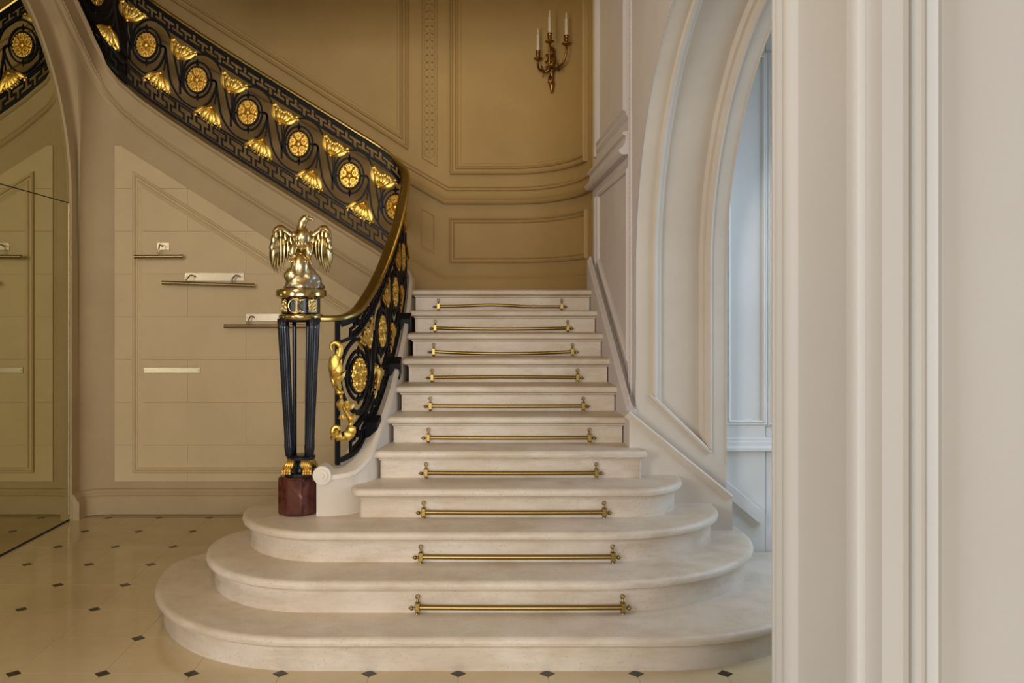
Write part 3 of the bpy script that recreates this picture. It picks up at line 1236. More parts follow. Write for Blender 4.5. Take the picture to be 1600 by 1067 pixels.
# key frets: one continuous bar in each of the two borders
UNIT = .1425
KEY = [(-.375, .9), (.375, .9), (.375, .5), (.125, .5), (.125, .1), (.875, .1), (.875, .5), (.625, .5)]
for o0, o1 in ((O_TOP - .012, O_SU + .010), (O_SL - .010, O_BOT + .014)):
    lo, hi = min(o0, o1), max(o0, o1)
    pts = []
    nu = int((SE - S0 - .02) / UNIT)
    for u in range(nu):
        for a, b in KEY:
            s = S0 + .02 + UNIT * (u + .42 + a)
            pts.append((s, zh(min(s, STOT)) + lo + (hi - lo) * b))
    mb = MB()
    bar(mb, pts, .0125, .016)
    mb.build('key_fret', M_IRON, bal)

# gilded ornaments, modelled once around a local origin (x along the rail, -y towards the viewer)
PXM = 1 / 186.0


def both(fn):
    """mirror relief on both faces of the balustrade"""
    m_ = MB()
    fn(m_, -1)
    fn(m_, 1)
    return m_


def rosette_geo(m_, sg):
    rx, rz = .084, .104
    rows = []
    for r_, d_ in ((1.0, .004), (.96, .012), (.80, .014), (.5, .012), (.0, .012)):
        rows.append([(rx * r_ * (1 + (.05 * math.cos(10 * 2 * PI * k / 40) if r_ > .9 else 0)) * math.cos(2 * PI * k / 40), sg * d_,
                      rz * r_ * (1 + (.05 * math.cos(10 * 2 * PI * k / 40) if r_ > .9 else 0)) * math.sin(2 * PI * k / 40)) for k in range(40)])
    m_.grid(rows, close_u=True)
    for k in range(5):
        a = PI / 2 + 2 * PI * k / 5
        cx, cz = rx * .60 * math.cos(a), rz * .60 * math.sin(a)
        ring = []
        for j in range(12):
            b = 2 * PI * j / 12
            ring.append([(cx + (.020 + .008 * math.cos(c)) * math.cos(b), sg * (.014 + .010 * max(0, math.sin(c))), cz + (.024 + .008 * math.cos(c)) * math.sin(b)) for c in (0, PI / 3, 2 * PI / 3, PI)])
        m_.grid(ring, close_v=True)
        m_.ball((cx, sg * .014, cz), .008, .012, .009, 6, 4)
        a2 = a + PI / 5
        m_.petal((rx * .25 * math.cos(a2), sg * .014, rz * .25 * math.sin(a2)), (rx * .98 * math.cos(a2), sg * .014, rz * .98 * math.sin(a2)), .013, .012, (0, sg, 0))
    for k in range(20):
        a = 2 * PI * k / 20
        m_.ball((rx * .93 * math.cos(a), sg * .010, rz * .93 * math.sin(a)), .010, .010, .012, 6, 4)
    m_.ball((0, sg * .012, 0), .024, .016, .028, 10, 6)
    for k in range(8):
        a = 2 * PI * k / 8
        m_.ball((.022 * math.cos(a), sg * .018, .026 * math.sin(a)), .006, .008, .006, 6, 4)


def leaf_geo(base, tips, w_, scale=PXM):
    def fn(m_, sg):
        bx, bz = base
        for i, (tx, tz, sd) in enumerate(tips):
            m_.petal((bx * scale, sg * .004, -bz * scale), (tx * scale, sg * (.006 + .004 * (i % 2)), -tz * scale), w_ * scale, .011, (0, sg, 0), .010, 8, 0, sd * scale)
            m_.petal((bx * scale, sg * .008, -bz * scale), ((bx + (tx - bx) * .62) * scale, sg * .013, -(bz + (tz - bz) * .62) * scale), w_ * .45 * scale, .008, (0, sg, 0), .010, 6, 0, sd * .6 * scale)
            # serrated side lobes
            for f_ in (.35, .55, .75):
                px_, pz_ = bx + (tx - bx) * f_, bz + (tz - bz) * f_
                dx, dz = tx - bx, tz - bz
                h = math.hypot(dx, dz)
                for s_ in (-1, 1):
                    ex, ez = px_ + dx / h * 6 - s_ * dz / h * w_ * .9, pz_ + dz / h * 6 + s_ * dx / h * w_ * .9
                    m_.petal((px_ * scale, sg * .006, -pz_ * scale), (ex * scale, sg * .008, -ez * scale), 2.4 * scale, .006, (0, sg, 0), .003, 4)
        m_.ball((bx * scale, sg * .008, -bz * scale), 3.4 * scale, .012, 3.4 * scale, 8, 5)
    return fn


# local frames are centred on the ornament: numbers are photograph pixels / 186 per metre
UL = leaf_geo((-7, 16), [(-17.6, -20, -4), (-10, -9, -1), (-2, -5, 1), (6, -4, 2), (13, 1, 2), (24.6, 6, 3)], 3.9)
LL = leaf_geo((5, -14), [(-25, -4, 3), (-12, 2, 1), (-5, 7.5, 0), (2, 13, -1), (9, 16, -1), (19, 22, -3)], 3.9)
me_ros = me_ul = me_ll = me_sp = None
SPEAR = [(.004, 0), (.007, .012), (.013, .022), (.016, .030), (.010, .044), (.004, .066)]


def gold(name, cache, geo, s, z):
    p, t = plan(s), tang(s)
    rz = math.atan2(-t[1], -t[0])
    if cache is None:
        o = both(geo).build(name, M_GOLD, None, smooth=True, angle=45)
        cache = o.data
        o.parent = bal
        o.location = Vector((p[0], p[1], z)) - bal.location
        o.rotation_euler = (0, 0, rz)
    else:
        shared(name, cache, bal, (p[0], p[1], z), rz)
    return cache


s_f1 = s_at(lambda p: abs(p[1] - 4.965) + (10 if p[0] < -.75 else 0))
cen = [s_f1, s_f1 + .435, s_f1 + .88, s_f1 + 1.34]
s = s_at(lambda p: abs(p[0] + .650) + abs(p[1] - 6.9))
s2 = s_at(lambda p: abs(p[0] + .997) + abs(p[1] - 6.9))
cen += [s2 - .427 + .04] if s2 - .427 + .04 - cen[-1] > .25 else []
while s2 < SE - .25:
    cen.append(s2)
    s2 += .4275
C1 = [(-27, 22), (-27, 5), (-24, -12), (-16, -29), (0, -40), (16, -38), (28, -29), (35, -19), (40, -4), (44, 18), (51, 50), (60, 67), (69.5, 75.5), (79.6, 78)]
C2 = [(22, 0), (29, 2), (31, 17), (33, 30), (38, 56), (51, 78), (66, 90), (79.6, 94), (96, 86), (105, 72), (109.5, 57), (107, 52), (101.6, 50)]
for i, sc_ in enumerate(cen):
    z0 = zh(sc_) + O_C
    nxt = cen[i - 1] if i else None                   # the lower neighbour (viewer's right)
    span = (sc_ - nxt) if nxt is not None else .43
    zn = zh(nxt) + O_C if nxt is not None else z0 - .27
    kx = span / 79.6
    corr = (z0 - zn) - 49.8 * PXM

    def mp(pts):
        out = []
        for dx, dy in catmull(pts, 5):
            k_ = kx if dx > 24 else PXM
            sx_ = dx * PXM if dx <= 24 else 24 * PXM + (dx - 24) * (span - 24 * PXM) / (79.6 - 24)
            if dx > 79.6:
                sx_ = span + (dx - 79.6) * PXM
            out.append((sc_ - sx_, z0 - dy * PXM - corr * min(1, max(0, dx / 79.6))))
        return out
    mb = MB()
    bar(mb, [(sc_ + 22 * PXM * math.cos(2 * PI * k / 32), z0 + 28 * PXM * math.sin(2 * PI * k / 32)) for k in range(32)], .014, .018, True)
    mb.build('ring_bar', M_IRON, bal)
    mb = MB()
    bar(mb, [(sc_ + 17 * PXM * math.cos(2 * PI * k / 28), z0 + 21 * PXM * math.sin(2 * PI * k / 28)) for k in range(28)], .012, .014, True)
    mb.build('ring_bar', M_IRON, bal)
    if i:
        mb = MB()
        bar(mb, mp(C1), .014, .020)
        mb.build('scroll_bar', M_IRON, bal)
        mb = MB()
        bar(mb, mp(C2), .014, .020)
        mb.build('scroll_bar', M_IRON, bal)
        for st_ in ([(52, 18), (53, 30), (55, 50), (57, 60)], [(56, 18), (56, 30), (57, 48)], [(27, 38), (28.5, 28), (30, 16)]):
            mb = MB()                                  # stalks of the leaves
            bar(mb, mp(st_), .010, .012)
            mb.build('leaf_stalk', M_IRON, bal)
        a, b = mp([(57, 2), (57.1, 2)])[0], mp([(17, 57), (17.1, 57)])[0]
        me_ul = gold('gilded_leaf', me_ul, UL, a[0], a[1])
        me_ll = gold('gilded_leaf', me_ll, LL, b[0], b[1])
    else:
        mb = MB()
        bar(mb, [(sc_ + 31 * PXM * math.cos(2 * PI * k / 40), z0 + 41 * PXM * math.sin(2 * PI * k / 40)) for k in range(40)], .016, .022, True)
        mb.build('ring_bar', M_IRON, bal)
    # four spear points between the rings
    p = plan(sc_)
    for sg in (1, -1):
        mb = MB()
        mb.lathe([(r_, sg * (21 * PXM + h * .98)) for r_, h in SPEAR], (p[0], p[1], z0), 8)
        mb.build('spear_point', M_IRON, bal)
        mb = MB()
        mb.tube([(*plan(x), z) for x, z in [(sc_ + sg * 17 * PXM, z0), (sc_ + sg * 23 * PXM, z0)]], [.010, .005], 6)
        mb.build('spear_point', M_IRON, bal)
    me_ros = gold('rosette', me_ros, rosette_geo, sc_, z0)

# large gilded acanthus scroll beside the end post
def acanthus():
    m_ = MB()
    Y0 = 4.80
    def a3(px_, py_, yy=None):
        yy = Y0 if yy is None else yy
        return (PX(px_, yy), yy, PZ(py_, yy))
    def yy(px_):
        return 4.81 + max(0, px_ - 530) * .0028
    stem = [(519, 548), (517, 541), (521, 536), (528, 537), (532, 544), (530, 555), (522, 566), (519, 585), (524, 603), (531, 613), (534, 628), (541, 645), (548, 660), (545, 675), (537, 684), (526, 683), (520, 676), (522, 668), (528, 667), (530, 672)]
    pts = [a3(p[0], p[1], yy(p[0])) for p in catmull(stem, 5)]
    n = len(pts)
    m_.tube(pts, [.008 + .011 * math.sin(PI * min(1, i / (n * .55))) if i < n * .55 else .010 + .006 * math.sin(PI * (i / n - .55) / .45) for i in range(n)], 8)
    lv = [((520, 592), (527, 545), 5), ((521, 590), (516, 556), 4), ((522, 594), (534, 560), 5), ((524, 600), (541, 578), 4), ((520, 590), (530, 575), 4), ((531, 610), (524, 588), 4),
          ((533, 622), (530, 642), 4), ((536, 630), (548, 632), 4), ((540, 640), (556, 628), 4), ((546, 660), (555, 645), 4), ((546, 664), (552, 684), 6), ((545, 668), (543, 690), 5),
          ((541, 650), (528, 653), 3.5), ((545, 672), (557, 668), 4.5), ((528, 672), (516, 688), 3.5), ((532, 676), (526, 690), 3.5)]
    for a, b, w_ in lv:
        m_.petal(a3(*a, yy(a[0]) - .01), a3(*b, yy(b[0]) - .014), w_ * .0052, .016, (0, -1, 0), .014, 8)
    m_.ball(a3(531, 613, yy(531)), .026, .024, .018, 12, 8)
    return m_


acanthus().build('acanthus_scroll', M_GOLD, bal, smooth=True, angle=50)
# square fixing blocks under the bottom rail
for Y in (5.08, 5.62, 6.12):
    s = s_at(lambda p: abs(p[1] - Y) + (10 if p[0] < -.75 else 0))
    mb = MB()
    vs = []
    for ds_ in (-.036, .036):
        p, nn, z = plan(s + ds_), nrm2(s + ds_), zh(s + ds_)
        for o_ in (-.085, -.005):
            for dz in (-.875, -.765):
                vs.append((p[0] + nn[0] * o_, p[1] + nn[1] * o_, z + dz))
    mb.add(vs, [(0, 1, 3, 2), (4, 6, 7, 5), (0, 4, 5, 1), (2, 3, 7, 6), (0, 2, 6, 4), (1, 5, 7, 3)])
    mb.build('fixing_block', M_IRON, bal, bevel=.004)


# ================================================================== newel post
NX, NY = PX(470.5, 4.80), 4.80
Z3 = 3 * R
newel = thing('newel_post', 'black fluted newel post with gilded rings and paw feet on a red marble block', 'post', (NX, NY, Z3))
mb = MB()
mb.lathe([(.113, 0), (.116, .01), (.116, .205), (.108, .222)], (NX - .020, NY, Z3), 8, off=PI / 8)
mb.build('plinth', M_RED, newel, bevel=.012)
zp = Z3 + .222
mb = MB()
mb.lathe([(.094, 0), (.097, .008), (.097, .018), (.085, .024)], (NX, NY, zp), 28)
mb.lathe([(.050, .024), (.034, .045), (.034, .075), (.055, .090), (.078, .094), (.084, .102), (.084, .112), (.074, .118)], (NX, NY, zp), 28)
mb.build('base_plate', M_IRON_SHEEN, newel, smooth=True, angle=40)
for i, (sx_, sy_) in enumerate(((-1, -1), (1, -1), (-1, 1), (1, 1))):
    fx, fy = NX - .006 + sx_ * .056, NY + sy_ * .060
    mb = MB()
    mb.tube([(fx - sx_ * .026, fy - sy_ * .016, zp + .108), (fx - sx_ * .014, fy - sy_ * .008, zp + .080), (fx - sx_ * .002, fy, zp + .055), (fx + sx_ * .004, fy + sy_ * .012, zp + .040)], [.020, .027, .029, .026], 12)
    for k in (-1.5, -.5, .5, 1.5):
        lift = .004 * (1.5 - abs(k))
        mb.ball((fx + sx_ * .004 + k * .0135, fy + sy_ * .032, zp + .037 + lift), .0085, .015, .0155, 10, 7)
        mb.ball((fx + sx_ * .004 + k * .0140, fy + sy_ * .040, zp + .026), .0080, .013, .0095, 8, 6)
        mb.tube([(fx - sx_ * .018 + k * .009, fy + sy_ * .014, zp + .098), (fx - sx_ * .004 + k * .014, fy + sy_ * .030, zp + .055)], [.007, .008], 7)
    mb.build('paw_foot', M_GOLD, newel, smooth=True)
ztop = 1.648
z0 = zp + .116
for i, (sx_, sy_, r0, r1) in enumerate(((-1, -1, .0255, .0335), (1, -1, .0255, .0335), (-1, 1, .011, .013), (1, 1, .011, .013))):
    bx, tx = (.056, .090) if sy_ < 0 else (.034, .041)
    by, ty = (.044, .070) if sy_ < 0 else (.044, .064)
    mb = MB()
    rows = []
    for j in range(15):
        u = j / 14
        r_ = r0 + (r1 - r0) * u + (.004 * math.sin(PI * min(1, u * 8)) if sy_ < 0 else 0)
        cx, cy, cz = NX - (.012 if sy_ > 0 else 0) + sx_ * (bx + (tx - bx) * u), NY + sy_ * (by + (ty - by) * u), z0 + (ztop - z0) * u
        n = 40 if sy_ < 0 else 12
        rows.append([(cx + r_ * (1 - (.13 * (0.5 + 0.5 * math.cos(10 * 2 * PI * k / n)) if sy_ < 0 else 0)) * math.cos(2 * PI * k / n), cy + r_ * (1 - (.13 * (0.5 + 0.5 * math.cos(10 * 2 * PI * k / n)) if sy_ < 0 else 0)) * math.sin(2 * PI * k / n), cz) for k in range(n)])
    mb.grid(rows, close_u=True)
    mb.f.append(tuple(range(len(rows[0]))))
    mb.f.append(tuple(range(14 * n, 15 * n)))
    mb.build('leg', M_IRON_SHEEN, newel, smooth=True)
mb = MB()
mb.lathe([(.112, -.012), (.122, -.008), (.128, 0), (.131, .010), (.127, .022), (.118, .026), (.110, .030)], (NX, NY, ztop), 32, 1.0, .9)
mb.build('lower_ring', M_RING, newel, smooth=True, angle=50)
mb = MB()
mb.lathe([(.108, -.022), (.118, -.016), (.118, -.010)], (NX, NY, ztop), 32, 1, .9)
mb.build('ring_underside', M_IRON, newel)
zf = ztop + .030
fh = .086
mb = MB()
mb.lathe([(.108, 0), (.108, fh)], (NX, NY, zf), 8, 1.06, .96, off=PI / 8)
frieze = mb.build('frieze', M_IRON_SHEEN, newel, bevel=.003)
yf_ = NY - .108 * .96 * math.cos(PI / 8) - .001
# gilded reliefs on the oblique faces
for sg in (-1, 1):
    mb = MB()
    a = math.radians(45) * sg
    for k in range(22):
        u, v = random.uniform(-.024, .024), random.uniform(.010, fh - .010)
        c0 = (NX + sg * .081, NY - .074)
        mb.ball((c0[0] + u * .72, c0[1] + sg * u * .66, zf + v), .008, .008, .009, 6, 4)
    u0, u1 = -.028, .028
    P_ = [(NX + sg * .081 + u * .72, NY - .074 + sg * u * .66) for u in (u0, u1)]
    mb.add([(P_[0][0], P_[0][1], zf + .006), (P_[1][0], P_[1][1], zf + .006), (P_[1][0], P_[1][1], zf + fh - .006), (P_[0][0], P_[0][1], zf + fh - .006),
            (P_[0][0], P_[0][1] + .006, zf + .006), (P_[1][0], P_[1][1] + .006, zf + .006), (P_[1][0], P_[1][1] + .006, zf + fh - .006), (P_[0][0], P_[0][1] + .006, zf + fh - .006)],
           [(0, 1, 2, 3), (0, 4, 5, 1), (3, 2, 6, 7), (0, 3, 7, 4), (1, 5, 6, 2)])
    mb.build('relief_plaque', M_RING, newel, smooth=True, angle=40)
# monogram: an open ring C holding a K
mb = MB()
mc = (NX - .012, yf_ - .006, zf + fh / 2)
pts = [(mc[0] + .040 * math.cos(a), mc[1], mc[2] + .040 * math.sin(a)) for a in [math.radians(42 + (276) * i / 28) for i in range(29)]]
mb.tube(pts, .0052, 8)
for a in (42, 318):
    mb.ball((mc[0] + .040 * math.cos(math.radians(a)), mc[1], mc[2] + .040 * math.sin(math.radians(a))), .008, .006, .008, 8, 6)
mb.build('letter_c', M_RING, newel, smooth=True)
mb = MB()
kx_ = mc[0] + .006
mb.box(kx_ - .004, kx_ + .005, mc[1] - .004, mc[1] + .006, mc[2] - .034, mc[2] + .034)
for sg in (1, -1):
    mb.tube([(kx_ + .004, mc[1], mc[2]), (kx_ + .018, mc[1], mc[2] + sg * .014), (kx_ + .032, mc[1], mc[2] + sg * .034)], [.0045, .005, .006], 8)
for zz in (-.034, .034):
    mb.box(kx_ - .010, kx_ + .011, mc[1] - .004, mc[1] + .006, mc[2] + zz - .003, mc[2] + zz + .003)
    mb.box(kx_ + .022, kx_ + .042, mc[1] - .004, mc[1] + .006, mc[2] + zz - .003, mc[2] + zz + .003)
mb.build('letter_k', M_RING, newel)
zc = zf + fh
mb = MB()
mb.lathe([(.112, -.002), (.124, .002), (.140, .012), (.144, .015), (.144, .046), (.141, .051), (.118, .058)], (NX, NY, zc), 48, 1.02, .92)
mb.build('capital', M_RING, newel, smooth=True, angle=35)
ZE = zc + .058

# ================================================================== eagle
eg = thing('eagle_statue', 'gilded spread eagle figure perched on a rock atop the newel post', 'statue', (NX, NY, ZE))
ex, ey = NX + .006, NY
mb = MB()
rnd = random.Random(3)
rows = []
for j in range(13):
    v = j / 12
    zz = v * .150
    rr = .112 * (1 - v ** 1.5 * .62)
    row = []
    for k in range(30):
        a = 2 * PI * k / 30
        bump = 1 + .07 * math.sin(3 * a + 5 * v) + .05 * math.sin(7 * a - 9 * v) + rnd.uniform(-.05, .05)
        row.append((ex + .006 + rr * bump * math.cos(a) * 1.02, ey + rr * bump * math.sin(a) * .78, ZE + zz))
    rows.append(row)
mb.grid(rows, close_u=True)
mb.f.append(tuple(range(29, -1, -1)))
mb.f.append(tuple(range(12 * 30, 13 * 30)))
mb.build('rock', M_ROCK, eg, smooth=True)
mb = MB()                                            # rounded rock lobe in front, below the breast
mb.ball((ex - .006, ey - .030, ZE + .125), .056, .052, .085, 20, 14)
mb.ball((ex - .050, ey - .036, ZE + .075), .050, .040, .050, 14, 10)
mb.build('rock_lobe', M_EAGLE, eg, smooth=True)


def E(x, y, z):
    return (ex + x, ey + y, ZE + z)


spine = [(0, .045, .17, .018), (0, .035, .21, .036), (0, .016, .25, .050), (.004, .004, .29, .056), (.004, 0, .315, .052), (.0, 0, .337, .040), (-.003, -.002, .357, .029), (.0, -.004, .378, .0235),
         (.010, -.006, .398, .0245), (.024, -.008, .410, .0230), (.036, -.009, .412, .0175), (.047, -.010, .410, .0115), (.058, -.010, .407, .0088), (.067, -.010, .400, .0062), (.071, -.010, .391, .002)]
sp = catmull(spine, 4)
mb = MB()
mb.tube([E(*p[:3]) for p in sp], [max(.0015, float(p[3])) for p in sp], 18)
for sg in (-1, 1):
    mb.ball(E(.034, -.009 + sg * .0165, .416), .0045, .004, .0045, 8, 6)      # eyes
    mb.ball(E(.034, -.009 + sg * .014, .423), .010, .006, .004, 8, 6)         # brows
for row_, (zz, yy_, rr) in enumerate(((.30, -.050, .042), (.272, -.047, .042))):
    for k in range(6):
        a = (k - 2.5) / 2.5
        mb.petal(E(a * rr, yy_ + .028 * a * a + .004, zz + .012), E(a * rr * 1.02, yy_ + .028 * a * a - .003, zz - .024), .0105, .003, (0, -1, 0), .002, 5)
mb.build('body', M_EAGLE, eg, smooth=True)
mb = MB()
for k in range(7):
    a = (k - 3) / 3
    mb.petal(E(a * .02, .05, .19), E(a * .06, .075, .075), .014, .005, (0, 1, .2), .004, 6)
mb.build('tail', M_EAGLE, eg, smooth=True)
for sg in (-1, 1):
    mb = MB()
    mb.tube([E(sg * .028, -.010, .26), E(sg * .044, -.030, .235), E(sg * .048, -.040, .205), E(sg * .046, -.042, .170)], [.026, .028, .020, .011], 12)
    for k in (-1, 0, 1):
        mb.tube([E(sg * .046, -.042, .172), E(sg * .046 + k * .012, -.062, .166), E(sg * .046 + k * .015, -.072, .150)], [.007, .006, .002], 8)
    for k in range(6):
        mb.petal(E(sg * (.036 + .004 * k), -.046, .245 - .004 * k), E(sg * (.036 + .005 * k), -.052, .205 - .004 * k), .008, .004, (0, -1, 0), .003, 5)
    mb.build('leg', M_EAGLE, eg, smooth=True)
    wing = MB()
    arm = catmull([E(sg * .040, .012, .318), E(sg * .070, .020, .315), E(sg * .100, .014, .335), E(sg * .124, .004, .352), E(sg * .146, -.008, .342), E(sg * .158, -.014, .312), E(sg * .165, -.014, .27)], 4)
    n = len(arm)
    wing.tube([tuple(p) for p in arm], [.024 - .004 * abs(i / n - .5) - .012 * (i / n) ** 3 for i in range(n)], 10)
    # scapular sheet and rows of coverts
    for k in range(7):
        u = k / 6
        a = arm[int(u * (n - 1))]
        wing.petal((a[0], a[1] - .014, a[2] + .004), (a[0] + sg * (.006 - .018 * (1 - u)), a[1] - .018, a[2] - .085 + .02 * u), .017, .006, (0, -1, 0), .008, 7)
    wg = wing.build('wing', M_EAGLE, eg, smooth=True)
    tips = [(.066, .195), (.088, .160), (.108, .128), (.126, .104), (.144, .090), (.160, .094), (.172, .120)]
    for k, (tx, tz) in enumerate(tips):
        u = k / (len(tips) - 1)
        a = arm[int((.18 + .80 * u) * (n - 1))]
        f = MB()
        f.petal((a[0], a[1] - .004 - .008 * u, a[2] - .004), E(sg * tx, .004 - .022 * u, tz), .0225, .006, (sg * .25, -1, 0), .010, 9, 0, sg * .006)
        f.tube([(a[0], a[1] - .012 - .008 * u, a[2] - .006), E(sg * tx, -.002 - .022 * u, tz + .006)], [.0022, .001], 5)
        f.build('feather', M_EAGLE, wg, smooth=True)

# ================================================================== stair rods
rod_root = None
ordn = ['lowest', 'second lowest', 'third lowest', 'fourth lowest', 'fifth lowest', 'fifth highest', 'fourth highest', 'third highest', 'second highest', 'topmost']
look = {10: 'topmost brass stair rod, its middle bowed up, below the landing', 9: 'second brass stair rod from the top, with a slight sag', 8: 'third brass stair rod from the top, clearly sagging in the middle',
        7: 'fourth brass stair rod from the top of the flight', 6: 'fifth brass stair rod from the top of the flight', 5: 'fifth brass stair rod from the bottom of the flight',
        4: 'fourth brass stair rod from the bottom of the flight', 3: 'third brass stair rod from the bottom, behind the tread the newel stands on',
        2: 'second brass stair rod from the bottom, on the second rounded tread', 1: 'bottommost brass stair rod, on the widest rounded tread'}
for k in range(1, 11):
    Yr = dk(k + 1) + .046 - .020
    z = k * R + .034
    xc_ = .266
    hl = .515 if k < 10 else .50
    rt = thing('stair_rod', look[k], 'stair rod', (xc_, Yr, k * R), 'brass stair rods across the lower flight')
    sag = {8: -.016, 9: -.008, 10: .012, 7: .004}.get(k, -.002)
    mb = MB()
    pts = []
    for i in range(25):
        u = -1 + 2 * i / 24
        w_ = sag * (1 - u * u) if k != 10 else sag * math.exp(-((u + .15) / .4) ** 2) - .003 * (u > .3)
        pts.append((xc_ + hl * u, Yr, z + w_))
    mb.tube(pts, .0125, 10)
    mb.build('rod', M_ROD, rt, smooth=True, angle=50)
    for sg in (-1, 1):
        bx = xc_ + sg * hl
        mb = MB()
        mb.box(bx - .012, bx + .012, Yr - .018, Yr + .018, z - .022, z + .024)
        mb.tube([(bx, Yr + .004, z + .024), (bx, Yr + .008, z + .040)], [.007, .006], 8)
        br = mb.build('bracket', M_ROD, rt, bevel=.004)
        mb = MB()
        ring = []
        for a in range(14):
            t = 2 * PI * a / 14
            ring.append([(bx + (.0095 + .0035 * math.cos(c)) * math.cos(t), Yr + .008 + .0035 * math.sin(c), z + .050 + (.0095 + .0035 * math.cos(c)) * math.sin(t)) for c in [2 * PI * j / 6 for j in range(6)]])
        mb.grid(ring, close_u=True, close_v=True)
        mb.build('eye', M_ROD, br, smooth=True)
        mb = MB()
        mb.tube([(bx + sg * .010, Yr, z - .004), (bx + sg * .022, Yr, z - .004)], [.006, .006], 8)
        mb.ball((bx + sg * .030, Yr, z - .004), .011, .011, .011, 10, 8)
        mb.tube([(bx + sg * .038, Yr, z - .004), (bx + sg * .046, Yr, z - .004)], [.005, .002], 8)
        mb.build('finial', M_ROD, br, smooth=True)
        mb = MB()
        mb.lathe([(.010, -.034), (.008, -.028), (.012, -.024)], (bx, Yr, z), 8)
        mb.build('foot', M_ROD, br)

# ================================================================== picture lights on the spandrel panel
YA = YW - .013


def picture_light(label, plate, tube, arms, name='picture_light', group=None):
    x0, x1 = PX(plate[0], YA), PX(plate[1], YA)
    z1, z0 = PZ(plate[2], YA), PZ(plate[3], YA)
    rt = thing(name, label, 'wall light' if tube else 'wall plate', ((x0 + x1) / 2, YA, z0), 'picture lights on the raking wall panel' if tube else None)
    mb = MB()
    mb.box(x0, x1, YA - .010, YA, z0, z1)
    pl_ = mb.build('mounting_plate', M_CHROME, rt, bevel=.002)
    for xx in ((x0 + .016), (x1 - .016)):
        mb = MB()
        mb.tube([(xx, YA - .009, (z0 + z1) / 2), (xx, YA - .014, (z0 + z1) / 2)], .006, 10)
        mb.build('screw', M_TUBE, pl_)
    if not tube:
        return
    yt = YA - .10
    ta, tb = (PX(tube[0], yt), PZ(tube[1], yt)), (PX(tube[2], yt), PZ(tube[3], yt))
    mb = MB()
    mb.tube([(ta[0], yt, ta[1]), (tb[0], yt, tb[1])], .0165, 16)
    mb.tube([(ta[0] - .004, yt, ta[1]), (ta[0] + .006, yt, ta[1])], .018, 16)
    mb.tube([(tb[0] - .006, yt, tb[1]), (tb[0] + .004, yt, tb[1])], .018, 16)
    mb.build('lamp_tube', M_TUBE, rt, smooth=True, angle=50)
    for ax, px_ in arms:
        xs_, xt = PX(ax, YA), PX(px_, yt)
        zt_ = ta[1] + (tb[1] - ta[1]) * (xt - ta[0]) / (tb[0] - ta[0])
        zm = (z0 + z1) / 2
        pts = catmull([(xs_, YA - .008, zm), (xs_ - .008, YA - .035, zm + .008), (xs_ + (xt - xs_) * .5, YA - .072, zm + .008), (xt + .006, yt + .004, zm - .022), (xt, yt, zt_ + .012)], 5)
        mb = MB()
        mb.tube([tuple(p) for p in pts], .0062, 8)
        mb.ball((xt, yt, zt_ + .024), .010, .010, .016, 8, 6)
        mb.build('arm', M_TUBE, rt, smooth=True)


picture_light('short nickel picture light with one arm, topmost on the raking wall panel', (246, 265, 379, 391), (211, 401, 285, 400.5), [(255, 247)])
picture_light('long nickel picture light with two arms and a slightly tilted tube', (289, 382, 426, 439), (254, 441.5, 397, 446), [(306, 291), (376, 362)])
picture_light('nickel picture light partly hidden behind the newel post', (384, 478, 490, 502), (351, 509.5, 494, 509.5), [(398, 387), (468, 456)])
picture_light('bare nickel mounting plate without a lamp, lowest on the wall panel', (225, 313, 574, 582.5), None, [], 'mounting_plate_bar')

# ================================================================== wall sconce
sx0 = .80
sa = math.acos((sx0 - EC[0]) / ERX)
sy0 = EC[1] + ERY * math.sin(sa)
nx, ny = -(sx0 - EC[0]) / ERX ** 2, -(sy0 - EC[1]) / ERY ** 2
h = math.hypot(nx, ny)
nx, ny = nx / h, ny / h
tx_, ty_ = -ny, nx                                    # along the wall
if tx_ < 0:
    tx_, ty_ = -tx_, -ty_
zsb = PZ(147, sy0)
scn = thing('wall_sconce', 'bronze candle sconce with three white candles high on the stair wall', 'wall light', (sx0, sy0, zsb))


def SCP(u, o_, z):
    return (sx0 + tx_ * u + nx * o_, sy0 + ty_ * u + ny * o_, zsb + z)


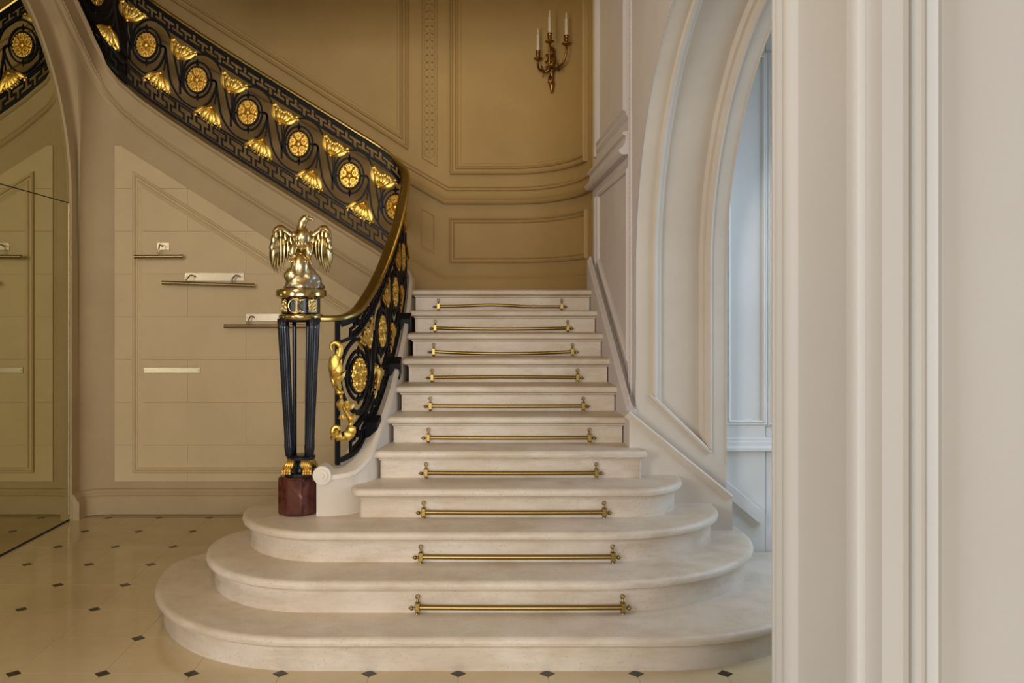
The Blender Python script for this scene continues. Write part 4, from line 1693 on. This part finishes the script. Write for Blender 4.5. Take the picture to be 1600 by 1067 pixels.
mb = MB()
mb.tube([SCP(0, .03, z) for z in (0, .015, .035, .06, .09, .12, .16, .20, .24, .27, .30, .335, .37, .39, .405, .42, .43)],
        [.003, .012, .016, .022, .026, .016, .022, .026, .022, .038, .046, .038, .030, .036, .026, .016, .004], 12)
for sg in (-1, 1):
    for zz, l_ in ((.22, .05), (.27, .06), (.33, .05)):
        mb.petal(SCP(0, .05, zz), SCP(sg * l_, .06, zz + .035), .012, .008, (nx, ny, 0), .012, 6)
for k in range(5):
    mb.petal(SCP((k - 2) * .006, .05, .16), SCP((k - 2) * .012, .052, .07 + .01 * abs(k - 2)), .010, .006, (nx, ny, 0), .008, 6)
mb.petal(SCP(0, .05, .37), SCP(0, .045, .45), .018, .008, (nx, ny, 0), .01, 6)
mb.build('backplate', M_ANTIQ, scn, smooth=True)
for (u, o_, zc_, hgt) in ((-.124, .08, .36, .205), (.077, .15, .455, .205), (.23, .10, .41, .205)):
    mb = MB()
    pts = catmull([SCP(0, .04, .24), SCP(u * .35, .04 + (o_ - .04) * .5, .205), SCP(u * .8, .04 + (o_ - .04) * .9, .225), SCP(u * 1.0, o_, .265 + (zc_ - .36)), SCP(u, o_, zc_ - .045)], 6)
    mb.tube([tuple(p) for p in pts], [.013 - .005 * i / len(pts) for i in range(len(pts))], 8)
    c = SCP(u, o_, zc_)
    mb.petal(SCP(u * .5, .04 + (o_ - .04) * .6, .21), SCP(u * .62, .06 + (o_ - .04) * .6, .262), .012, .005, (nx, ny, 0), .008, 6)
    mb.petal(SCP(u * .45, .04 + (o_ - .04) * .5, .20), SCP(u * .65, .04 + (o_ - .04) * .6, .155), .012, .005, (nx, ny, 0), .008, 6)
    arm_ = mb.build('arm', M_ANTIQ, scn, smooth=True)
    mb = MB()
    mb.lathe([(.006, -.048), (.016, -.040), (.040, -.028), (.044, -.022), (.018, -.018), (.014, -.006), (.022, .010), (.018, .024), (.022, .040), (.024, .050)], c, 16)
    mb.build('drip_cup', M_ANTIQ, arm_, smooth=True)
    mb = MB()
    mb.lathe([(.014, .046), (.0135, .20), (.008, .205)], c, 12)
    mb.lathe([(.006, .205), (.009, .222), (.007, .245), (.002, .262)], c, 10)
    mb.build('candle', M_CANDLE, arm_, smooth=True, angle=40)
